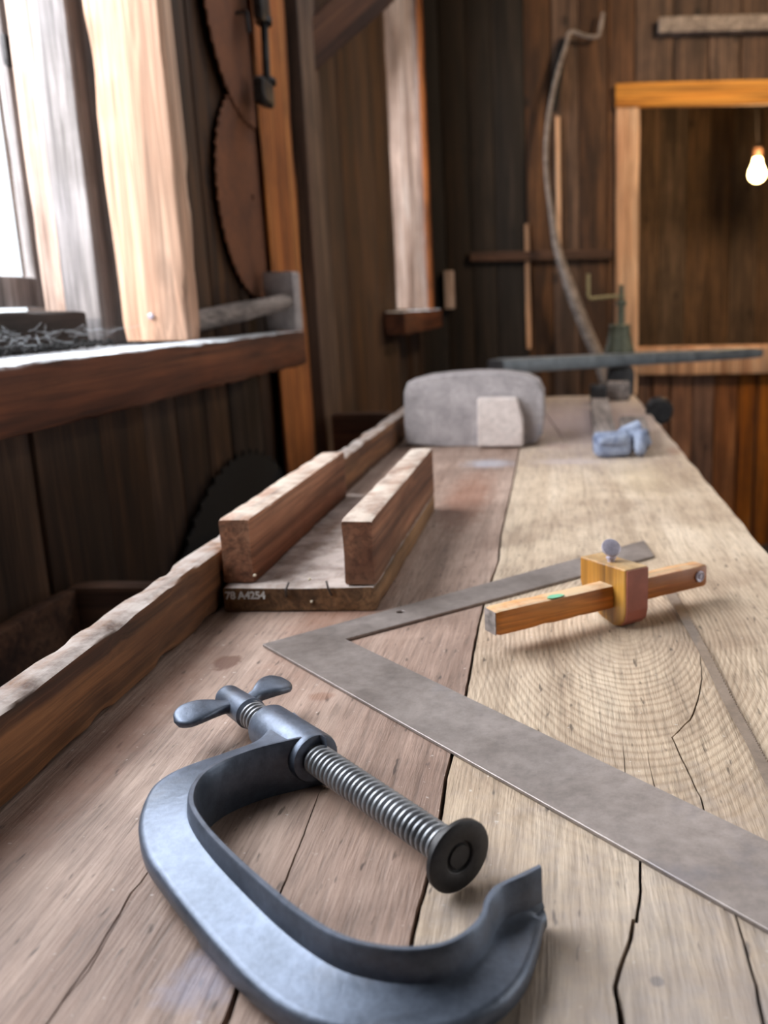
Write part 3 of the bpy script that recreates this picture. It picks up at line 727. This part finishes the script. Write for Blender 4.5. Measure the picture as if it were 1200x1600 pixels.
# ------------------------------------------------------------------ marking gauge
e1 = Vector((0.825, 0.565, 0)).normalized(); e2 = Vector((0.64, -0.768, 0)).normalized(); ep = Vector((e1.y, -e1.x, 0))
Nn = Vector((0.0525, 0.6800, BENCH + 0.0008)); g = root('marking_gauge', (0.04, 0.70, BENCH + 0.003), 'orange varnished wooden marking gauge with a red painted block', 'gauge')
hw, ht, hh = 0.054, 0.0225, 0.0490
# head: outline in the plane of e2 (width) and z, rounded at the bottom
prof = [(0.0, hh), (0.0, 0.014), (-0.002, 0.006), (-0.007, 0.0012), (-0.014, 0.0), (-0.028, 0.0035), (-0.042, 0.010), (-0.050, 0.018), (-hw, 0.028), (-hw, hh)]
bm = B(); loft(bm, [[Nn + e2 * x + Vector((0, 0, z)) + e1 * t for x, z in prof] for t in (0, ht)])
gh = obj('gauge_head', bm, M['gaugehead'], g, smooth=False, bevel=0.0012)
bm = B(); fpts = [(0.0, hh - 0.001), (0.0, 0.014), (-0.002, 0.006), (-0.007, 0.0013)]
loft(bm, [[Nn + e2 * (x + o_) + e1 * t + Vector((0, 0, z + (-0.0006 if o_ and j == 3 else 0))) for j, (x, z) in enumerate(fpts)] for o_, t in ((0.0, 0.0007), (0.0, ht - 0.0007))], closed=False, caps=False)
for f in list(bm.faces): pass
ret = bmesh.ops.extrude_face_region(bm, geom=bm.faces[:]); bmesh.ops.translate(bm, verts=[v for v in ret['geom'] if isinstance(v, bmesh.types.BMVert)], vec=e2 * 0.0008)
rf = obj('painted_face', bm, M['redpaint'], g, smooth=False); rf['label'] = 'worn red-brown painted edge'
ba = Vector((-0.0455, 0.630, BENCH + 0.0145)); 
fr = Matrix((e1, -ep, Vector((0, 0, 1)))).transposed()
gb = root('gauge_beam', ba, rot=fr.to_euler()); 
bm = B(); rbox(bm, (0, 0, 0), (0.2095, 0.0175, 0.0195), 'x', 60, 0.0022, 0.0006, 71, 60)
bo = obj('gauge_beam_body', bm, M['gauge'], gb, local=True)
bpy.context.view_layer.update()
# make the beam a direct part of the gauge
bo.parent = g; bo.name = 'gauge_beam'; bo.matrix_parent_inverse = Matrix.Identity(4); bo.location = ba - g.location; bo.rotation_euler = fr.to_euler()
bpy.data.objects.remove(gb); bo.name = 'gauge_beam'
# dark hole edge round the beam, pin plate, green fleck, thumbscrew
def beam_pt(x, y, z): return ba + e1 * x - ep * y + Vector((0, 0, z))
bm = B(); lathe(bm, beam_pt(0.200, -0.0006, 0.0105), beam_pt(0.200, -1, 0.0105), [(0, 0.0048), (0.0008, 0.0048), (0.0012, 0.0042), (0.0007, 0.0030), (0.0007, 0.0024), (0.0014, 0.0018), (0.0014, 0)], 20)
obj('gauge_pin_plate', bm, M['thumb'], g)
bm = B(); pts = []
for k in range(14):
    a_ = 2 * math.pi * k / 14; r_ = 1 + 0.45 * noise.noise(Vector((k * 3.1, 2, 0)))
    pts.append((0.054 + 0.0075 * r_ * math.cos(a_), 0.0035 * r_ * math.sin(a_)))
loft(bm, [[beam_pt(x, y + 0.0035, 0.0199 + o_) for x, y in pts] for o_ in (0, 0.0004)]); obj('paint_fleck', bm, M['green'], g)
bm = B(); loft(bm, [[beam_pt(x_, y_, z_) for y_, z_ in ((0.001, 0.001), (0.0165, 0.001), (0.0165, 0.0185), (0.001, 0.0185))] for x_ in (-0.0008, -0.0001)]); eo = obj('beam_end', bm, M['greywood'], g, smooth=False); eo['label'] = 'worn grey end of the beam'
tb = Vector((0.0425, 0.706, BENCH + 0.0008 + hh))
bm = B(); lathe(bm, tb, tb + Vector((0, 0, 1)), [(-0.002, 0.0030), (0.002, 0.0030), (0.0026, 0.0042), (0.0036, 0.0042), (0.0044, 0.0026), (0.0058, 0.0022)], 20)
fc = Vector((0.22, -0.70, 0.68)).normalized(); cc = tb + Vector((0, 0, 0.0112))
lathe(bm, cc - fc * 0.0013, cc + fc, [(0, 0), (0, 0.0068), (0.0005, 0.0078), (0.0021, 0.0078), (0.0026, 0.0068), (0.0022, 0)], 32)
obj('thumbscrew', bm, M['thumb'], g, angle=40)

# ------------------------------------------------------------------ saw blade strip on the bench
la = [(1022, 897), (1037, 922), (1069, 977), (1094, 1021), (1128, 1091), (1165, 1158), (1190, 1211), (1228, 1295)]
lb = [(1040, 897), (1054, 921), (1077, 960), (1112, 1024), (1145, 1088), (1171, 1135), (1198, 1185), (1244, 1275)]
zb_ = BENCH + 0.0022
L_ = spline([P(*q, zb_) for q in la], 40); R0 = spline([P(*q, zb_) for q in lb], 40)
def along(pl, s):
    k = min(int(s * (len(pl) - 1)), len(pl) - 2); f = s * (len(pl) - 1) - k; return pl[k].lerp(pl[k + 1], f)
nt = 100; R_pts = []
for k in range(nt):
    p0 = along(R0, k / nt); p1 = along(R0, (k + 1) / nt); R_pts.append(p0); q = p0.lerp(p1, 0.85); dd = (p1 - p0).normalized()
    R_pts.append(q - Vector((dd.y, -dd.x, 0)) * -0.0013 if True else q)
bm = B(); prism(bm, L_ + R_pts[::-1], BENCH + 0.0012, zb_)
tag(centre(obj('saw_blade', bm, M['blade'], None, smooth=False)), 'narrow toothed saw blade lying loose at the right edge of the bench', 'saw blade')

# ------------------------------------------------------------------ big mallet on the bench
ml = root('mallet', (-0.15, 1.68, BENCH), 'big grey wooden mallet lying on the bench behind the mitre box', 'mallet')
YM = 1.63; outl = [(634, 694), (631, 655), (631, 612), (636, 598), (665, 590), (700, 586), (745, 583), (790, 584), (825, 589), (842, 598), (850, 615), (851, 650), (848, 678), (838, 692), (822, 697), (760, 698), (690, 698)]
cen = PY(740, 642, YM); rings = []
base_pts = [PY(u, v, YM) for u, v in outl]
mz = min(p_.z for p_ in base_pts)
for dy, sc_ in ((0.0, 0.975), (0.005, 1.0), (0.10, 1.0), (0.105, 0.975)):
    rings.append([Vector((cen.x + (p_.x - cen.x) * sc_, YM + dy, max(BENCH + 0.001, cen.z + (p_.z - cen.z) * sc_))) for p_ in base_pts])
bm = B(); loft(bm, rings); obj('mallet_head', bm, M['mallet'], ml, angle=30)
hx0, hx1 = PY(745, 660, YM - 0.03).x, PY(817, 660, YM - 0.03).x; hz1 = PY(780, 622, YM - 0.03).z; hz0 = BENCH + 0.004
bm = B(); loft(bm, [[(hx0, y_, hz0), (hx1, y_, hz0), (hx1, y_, hz0 + 0.045), (hx1 - 0.010, y_, hz1), (hx0 + 0.002, y_, hz1)] for y_ in (YM - 0.032, YM - 0.0005)])
obj('handle_tenon', bm, M['malletend'], ml, smooth=False, bevel=0.003)
bm = B(); hcx = (hx0 + hx1) / 2
tube(bm, [(hcx, YM + 0.1, BENCH + 0.045), (hcx, YM + 0.25, BENCH + 0.035), (hcx - 0.01, YM + 0.42, BENCH + 0.024)], [0.026, 0.023, 0.022], 20)
obj('mallet_handle', bm, M['malletend'], ml)

# ------------------------------------------------------------------ small mallet on the sill
sm = root('mallet', (-0.57, 1.86, SZ1), 'grey block headed mallet with a round handle resting on the end of the near sill', 'mallet')
bm = B(); rbox(bm, (-0.584, 1.855, SZ1 + 0.001), (-0.522, 1.908, PY(430, 424, 1.835).z), 'z', 20, 0.003, 0.003, 77, 20); obj('mallet_head', bm, M['mallet'], sm)
bm = B(); ha = PY(446, 472, 1.858); hb_ = Vector((-0.625, 1.50, SZ1 + 0.022))
tube(bm, spline([ha, ha.lerp(hb_, 0.3) + Vector((0, 0, 0.0)), ha.lerp(hb_, 0.65), hb_], 14), [0.0165] * 6 + [0.018] * 6 + [0.019] * 3, 20); obj('mallet_handle', bm, M['greywood'], sm)

# ------------------------------------------------------------------ circular saw blades and wrench on the wall
def saw_disc(name, c, r, teeth, depth, mat, x, label, thick=0.003, hole=0.006, group=None, lean=0.0):
    pts = []
    for k in range(teeth):
        a0_ = 2 * math.pi * k / teeth; a1_ = 2 * math.pi * (k + 0.8) / teeth
        pts.append((c[0] + r * math.cos(a0_), c[1] + r * math.sin(a0_)))
        pts.append((c[0] + (r - depth) * math.cos(a0_ + 0.15 * (a1_ - a0_)), c[1] + (r - depth) * math.sin(a0_ + 0.15 * (a1_ - a0_))))
        pts.append((c[0] + (r - depth * 0.5) * math.cos(a1_), c[1] + (r - depth * 0.5) * math.sin(a1_)))
    n = len(pts); inner = [(c[0] + hole * math.cos(2 * math.pi * k / n), c[1] + hole * math.sin(2 * math.pi * k / n)) for k in range(n)]
    bm = B()
    V = [[bm.verts.new((xx + lean * (c[1] - z_), y_, z_)) for y_, z_ in L] for xx in (x, x + thick) for L in (pts, inner)]
    for i in range(n):
        j = (i + 1) % n
        bm.faces.new((V[0][i], V[0][j], V[1][j], V[1][i])); bm.faces.new((V[2][i], V[3][i], V[3][j], V[2][j]))
        bm.faces.new((V[0][i], V[2][i], V[2][j], V[0][j])); bm.faces.new((V[1][i], V[1][j], V[3][j], V[3][i]))
    o = centre(obj(name, bm, mat, None, smooth=False)); tag(o, label, 'saw blade', group); return o
saw_disc('circular_saw_blade', (1.904, 1.268), 0.201, 50, 0.009, M['rust'], XW + 0.012, 'rusty circular saw blade hung lower on the left wall, partly under another')
saw_disc('circular_saw_blade', (1.925, 1.615), 0.217, 50, 0.010, M['rust'], XW + 0.0165, 'rusty circular saw blade hung highest on the left wall')
saw_disc('circular_saw_blade', (1.70, 0.335), 0.45, 70, 0.012, M['blackiron'], XW + 0.012, 'large black circular saw blade standing on edge behind the bench', 0.004, 0.02)
a = PX(375, 20, XW + 0.03)
bm = B(); tube(bm, [a + Vector((-0.008, 0, 0.0)), a + Vector((0.012, -0.0, 0.001)), a + Vector((0.014, 0.0, -0.035))], 0.004, 8)
tag(centre(obj('wall_hook', bm, M['darkiron'])), 'small bent iron hook in front of the upper rusty saw blade', 'hook')
wr = root('wrench', PX(410, 100, XW + 0.06), 'dark iron wrench hanging on the split orange plank', 'wrench')
def WP(u, v): return PX(u, v, XW + 0.055)
bm = B(); tube(bm, [WP(412, 20), WP(417, 124)], 0.0075, 14); obj('wrench_shaft', bm, M['darkiron'], wr)
bm = B(); lathe(bm, WP(412, 26), WP(412, 60), [(0, 0.006), (0.002, 0.016), (0.014, 0.016), (0.017, 0.009)], 16)
obj('wrench_collar', bm, M['darkiron'], wr)
bm = B(); lathe(bm, WP(417, 122), WP(417, 160), [(0, 0.010), (0.003, 0.018), (0.010, 0.018), (0.013, 0.01)], 16); obj('wrench_collar', bm, M['darkiron'], wr)
bm = B(); c1 = WP(412, 142); rbox(bm, (c1.x - 0.012, c1.y - 0.035, c1.z - 0.028), (c1.x + 0.012, c1.y + 0.035, c1.z + 0.022), 'y', 10, 0.009, 0.004, 3, 30); obj('wrench_jaw', bm, M['darkiron'], wr)
bm = B(); c1 = WP(408, 5); rbox(bm, (c1.x - 0.01, c1.y - 0.03, c1.z - 0.035), (c1.x + 0.01, c1.y + 0.03, c1.z + 0.06), 'z', 10, 0.006, 0.003, 5, 30); obj('wrench_head', bm, M['darkiron'], wr)

# ------------------------------------------------------------------ crate behind the rail
cr = root('wooden_crate', (-0.47, 0.75, 0.45), 'open dark wooden crate standing between the bench and the near wall', 'crate')
for lo, hi in (((-0.605, 1.05, 0.42), (-0.33, 1.08, 0.722)), ((-0.612, 0.45, 0.42), (-0.592, 1.05, 0.722)), ((-0.605, 0.42, 0.42), (-0.33, 0.45, 0.70)), ((-0.35, 0.45, 0.42), (-0.33, 1.05, 0.60)), ((-0.59, 0.45, 0.42), (-0.35, 1.05, 0.44))):
    bm = B(); rbox(bm, lo, hi, 'y' if hi[1] - lo[1] > 0.3 else 'x', 12, 0.003, 0.002, lo[0] * 9); obj('crate_board', bm, M['brown'], cr)
sh = root('crate_shelf', (-0.47, 0.75, 0.42), 'brown batten rack holding the crate up behind the bench', 'rack')
for x_ in (-0.60, -0.36):
    bm = B(); box(bm, (x_, 0.40, 0.39), (x_ + 0.03, 1.10, 0.419)); obj('rack_rail', bm, M['brown'], sh)
    for y_ in (0.42, 1.05):
        bm = B(); box(bm, (x_, y_, FLOOR + 0.001), (x_ + 0.03, y_ + 0.03, 0.389)); obj('rack_leg', bm, M['brownz'], sh)

# dirt and cobweb on the sill
bm = B()
for k in range(340):
    y_ = random.uniform(0.85, 1.33); x_ = random.uniform(-0.695, -0.63) ; r_ = random.uniform(0.001, 0.0045)
    bmesh.ops.create_icosphere(bm, subdivisions=1, radius=r_, matrix=Matrix.Translation((x_, y_, SZ1 + r_ * 0.5 + random.uniform(0, 0.006))))
tag(obj('sill_dirt', bm, M['dirt']), 'heap of black dirt and crumbs on the sill under the bright window', 'dirt', kind='stuff')
bm = B()
for k in range(80):
    y_ = random.uniform(0.9, 1.33); x_ = random.uniform(-0.69, -0.63); z_ = SZ1 + random.uniform(0.014, 0.026)
    a_ = Vector((x_, y_, z_)); d_ = Vector((random.uniform(-1, 1), random.uniform(-1, 1), random.uniform(-0.35, 0.35))) * 0.03
    tube(bm, [a_, a_ + d_ * 0.5 + Vector((0, 0, -0.003)), a_ + d_], 0.00025, 3)
tag(obj('cobweb', bm, M['web']), 'pale cobweb threads over the dirt on the near sill', 'cobweb', kind='stuff')

# ------------------------------------------------------------------ far end of the bench
# clamp with painted blue-grey head
bc = root('bar_clamp', P(968, 700), 'old clamp with blue grey painted iron head and grey wooden bars near the bench end', 'clamp')
q = lambda u, v, z: P(u, v, z)
bm = B(); w = [q(928, 680, BENCH + 0.028), q(966, 680, BENCH + 0.028), q(951, 622, BENCH + 0.028), q(922, 622, BENCH + 0.028)]
loft(bm, [[Vector((v.x, v.y, z_)) for v in w] for z_ in (BENCH + 0.001, BENCH + 0.028)]); obj('clamp_bar', bm, M['greywood'], bc, smooth=False, bevel=0.004)
w = [q(974, 678, BENCH + 0.034), q(1016, 672, BENCH + 0.034), q(1008, 650, BENCH + 0.034), q(968, 650, BENCH + 0.034)]
bm = B(); loft(bm, [[Vector((v.x, v.y, z_)) for v in w] for z_ in (BENCH + 0.001, BENCH + 0.034)]); obj('clamp_block', bm, M['greywood'], bc, smooth=False, bevel=0.004)
def lump(name, c, rx, ry, rz, rotz, seed, pw=0.55):
    bm = B(); bmesh.ops.create_uvsphere(bm, u_segments=28, v_segments=18, radius=1)
    for v in bm.verts:
        x, y, z = v.co; f = lambda s: math.copysign(abs(s) ** pw, s)
        x, y, z = f(x) * rx, f(y) * ry, f(z) * rz; m = 1 + 0.10 * noise.noise(Vector((x, y, z)) * 50 + Vector((seed, 0, 0)))
        v.co = Matrix.Rotation(rotz, 3, 'Z') @ Vector((x * m, y * m, z * m)) + c
    return obj(name, bm, M['blue'], bc, angle=80)
c = q(955, 712, BENCH); lump('clamp_jaw', Vector((c.x, 1.50, BENCH + 0.022)), 0.031, 0.018, 0.0205, 0.12, 1, 0.45)
lump('clamp_jaw_ridge', Vector((c.x + 0.002, 1.492, BENCH + 0.030)), 0.026, 0.014, 0.009, 0.12, 5)
c = q(998, 710, BENCH); lump('clamp_knob', Vector((c.x, 1.50, BENCH + 0.024)), 0.011, 0.020, 0.0225, -0.1, 2, 0.8)
bm = B(); tube(bm, [PY(932, 686, 1.53), PY(955, 690, 1.52), PY(975, 675, 1.52), PY(998, 668, 1.53)], [0.007, 0.008, 0.010, 0.013], 14); obj('clamp_yoke', bm, M['blue'], bc)
bm = B(); tube(bm, [PY(980, 700, 1.52), PY(990, 680, 1.51), PY(1004, 678, 1.51), PY(1012, 692, 1.53)], [0.008, 0.010, 0.010, 0.007], 14); obj('clamp_ring', bm, M['blue'], bc)

# crank machine behind the bench end
YK = 2.72
mk = root('bench_drill', PY(968, 620, YK), 'green grey hand cranked iron machine with a bell shaped housing beyond the bench end', 'machine')
def K(u, v, y=YK): return PY(u, v, y)
bar_a, bar_b = PY(774, 572, 2.36), PY(1180, 551, 3.18)
tb_ = (YK - bar_a.y) / (bar_b.y - bar_a.y); bar_z = bar_a.lerp(bar_b, tb_).z
kb = K(968, 552); kb.z = bar_z + 0.0205; topz = K(968, 507).z; hB = topz - kb.z
px2m = (K(1000, 530).x - K(900, 530).x) / 100
bm = B(); lathe(bm, kb, kb + Vector((0, 0, 1)), [(0.0, 0), (0.0, 24 * px2m), (hB * 0.12, 23 * px2m), (hB * 0.3, 20 * px2m), (hB * 0.6, 17.5 * px2m), (hB * 0.85, 16.5 * px2m), (hB * 0.96, 17.5 * px2m), (hB, 16 * px2m), (hB, 0)], 32)
obj('bell_housing', bm, M['bell'], mk)
bm = B(); lathe(bm, kb + Vector((0.004, 0, hB)), kb + Vector((0.004, 0, 2)), [(0, 6 * px2m), (28 * px2m, 5.5 * px2m), (29 * px2m, 8 * px2m), (36 * px2m, 8 * px2m), (37 * px2m, 4 * px2m), (60 * px2m, 3.2 * px2m), (60 * px2m, 0)], 20)
obj('spindle', bm, M['bell'], mk)
bm = B(); tube(bm, [K(976, 462), K(950, 464), K(922, 467), K(919, 462), K(919, 428)], [3 * px2m] * 5, 10); obj('crank_handle', bm, M['brass'], mk)
bm = B(); ped0 = K(968, 575); rbox(bm, (K(948, 575).x, YK - 0.05, BENCH - 0.15), (K(990, 575).x, YK + 0.05, bar_z - 0.022), 'z', 12, 0.01, 0.004, 81)
obj('machine_column', bm, M['darkiron'], mk)
bm = B(); box(bm, (K(930, 600).x, YK - 0.1, FLOOR + 0.001), (K(1000, 600).x, YK + 0.1, BENCH - 0.151)); obj('machine_stand', bm, M['brownz'], mk, bevel=0.006)
# long bar lying across
a, b = bar_a, bar_b; d = (b - a).normalized(); s, u, _ = basis(d)
bm = B(); rr = []
za, zb2 = 0.0195, 0.0195
L = (b - a).length
for i in range(25):
    t = i / 24; c_ = a.lerp(b, t); hgt = 0.0185 - 0.002 * t; e = 0.0
    if i in (0, 24): hgt *= 0.8
    rr.append([c_ + s * x_ + Vector((0, 0, 1)) * z_ for x_, z_ in ((-0.03, -hgt), (0.03, -hgt), (0.034, 0), (0.03, hgt), (-0.03, hgt), (-0.034, 0))])
loft(bm, rr)
tag(centre(obj('metal_bar', bm, M['bar'], None, bevel=0.002)), 'long blue black bar lying level across the cranked machine', 'bar')
# grey block and screw at the bench end
bm = B(); rbox(bm, (K(950, 620, 2.36).x, 2.36, BENCH + 0.001), (K(985, 620, 2.36).x, 2.42, PY(965, 598, 2.36).z), 'z', 8, 0.005, 0.004, 83); 
tag(centre(obj('wood_block', bm, M['greywood'])), 'grey wooden block standing at the far end of the bench below the long bar', 'block')
bm = B(); q1 = PY(935, 612, 2.3)
rbox(bm, (PY(922, 612, 2.3).x, 2.28, BENCH + 0.001), (PY(948, 612, 2.3).x, 2.33, BENCH + 0.05), 'x', 10, 0.008, 0.006, 85)
tag(centre(obj('iron_bracket', bm, M['darkiron'])), 'small dark iron bracket lying on the bench left of the grey block', 'bracket')
# vise wheel beyond the right edge
vw = root('bench_vise', (0.24, 2.05, 0.78), 'dark iron vise screw sticking out from the right side of the bench end', 'vise')
c_ = PY(1030, 641, 2.08)
bm = B(); lathe(bm, Vector((XR + 0.024, 2.14, c_.z)), Vector((c_.x, 2.06, c_.z - 0.003)), [(0, 0.022), (0.03, 0.022), (0.032, 0.030), (0.055, 0.032), (0.07, 0.026), (0.07, 0)], 28); obj('vise_screw', bm, M['darkiron'], vw)
bm = B(); rbox(bm, (XR + 0.006, 2.10, 0.62), (XR + 0.03, 2.24, 0.80), 'z', 8, 0.006, 0.003, 87); obj('vise_jaw', bm, M['darkiron'], vw)

# ------------------------------------------------------------------ bent rod leaning on the wall
YR = 4.18
rod_px = [(943, 20), (938, 45), (934, 57), (915, 56), (892, 50), (884, 72), (875, 100), (865, 140), (857, 185), (853, 235), (855, 285), (862, 335), (870, 385), (884, 430), (900, 475), (918, 520), (935, 560), (952, 610)]
ys = lambda v: YR + 0.05 - 0.16 * max(0, (v - 60) / 560)
bm = B(); pts = [PY(u, v, ys(v)) for u, v in rod_px]
fine = spline(pts, 90); m_ = len(fine)
rad = []
for i in range(m_):
    t = i / (m_ - 1)
    rad.append(0.008 if t < 0.22 else (0.009 + 0.003 * (t - 0.22) if t < 0.62 else 0.010 + 0.018 * min(1, (t - 0.62) / 0.2)))
tube(bm, fine, rad, 12)
tl = pts[-1]; ext = Vector((tl.x + 0.30, tl.y + 0.02, FLOOR + 0.02)); tube(bm, [tl, tl.lerp(ext, 0.5), ext], 0.026, 12)
tag(centre(obj('scythe_handle', bm, M['greywood'])), 'long curved wooden handle with a cranked upper end leaning against the far boards', 'handle')
bm = B(); tube(bm, spline([PY(880, 62, 4.268), PY(872, 110, 4.268), PY(866, 175, 4.27)], 10), [0.010, 0.014, 0.018, 0.022, 0.024, 0.024, 0.024, 0.022, 0.02, 0.016, 0.012], 10)
tag(centre(obj('handle_shadow', bm, M['handle_shade'])), 'dark narrow form standing for the curved handle shadow on the far wall', 'shadow')  # solid form put in for the curved handle's cast shadow
a = PY(871, 182, YP - 0.012); b = PY(874, 392, YP - 0.012)
bm = B(); rbox(bm, (a.x - 0.010, YP - 0.018, b.z), (a.x + 0.012, YP - 0.006, a.z), 'z', 30, 0.002, 0.004, 91, 6)
tag(structure('trim_12', bm, M['doorpost']), 'narrow pale strip on the far boards behind the curved handle')

# ------------------------------------------------------------------ bulb
YB = 4.95
bu = root('hanging_bulb', PY(1183, 268, YB), 'glowing bare bulb hanging on a cord in the back room', 'lamp')
c_ = PY(1183, 268, YB); m1 = (PY(1193, 268, YB) - PY(1183, 268, YB)).length / 10
bm = B(); lathe(bm, c_ - Vector((0, 0, 17 * m1)), c_ + Vector((0, 0, 1)), [(0, 0), (1 * m1, 5 * m1), (4 * m1, 10 * m1), (9 * m1, 13 * m1), (15 * m1, 13.5 * m1), (21 * m1, 11.5 * m1), (28 * m1, 8 * m1), (35 * m1, 6.5 * m1), (37 * m1, 6 * m1)], 32)
bo = obj('bulb_glass', bm, M['bulb'], bu)
bm = B(); lathe(bm, c_ + Vector((0, 0, 20 * m1)), c_ + Vector((0, 0, 1)), [(0, 7 * m1), (2 * m1, 8 * m1), (14 * m1, 8 * m1), (18 * m1, 4 * m1), (20 * m1, 1.5 * m1)], 20); obj('bulb_socket', bm, M['socket'], bu)
bm = B(); tube(bm, [c_ + Vector((0, 0, 38 * m1)), c_ + Vector((-0.03, 0.02, 0.5)), c_ + Vector((0.02, 0.02, CEIL - c_.z - 0.001))], 0.004, 8); obj('bulb_cord', bm, M['cord'], bu)
pl_ = bpy.data.lights.new('bulb_light', 'POINT'); pl_.energy = 28; pl_.color = (1.0, 0.62, 0.30); pl_.shadow_soft_size = 0.04
po_ = bpy.data.objects.new('bulb_light', pl_); COL.objects.link(po_); po_.location = c_ + Vector((0, -0.12, 0))
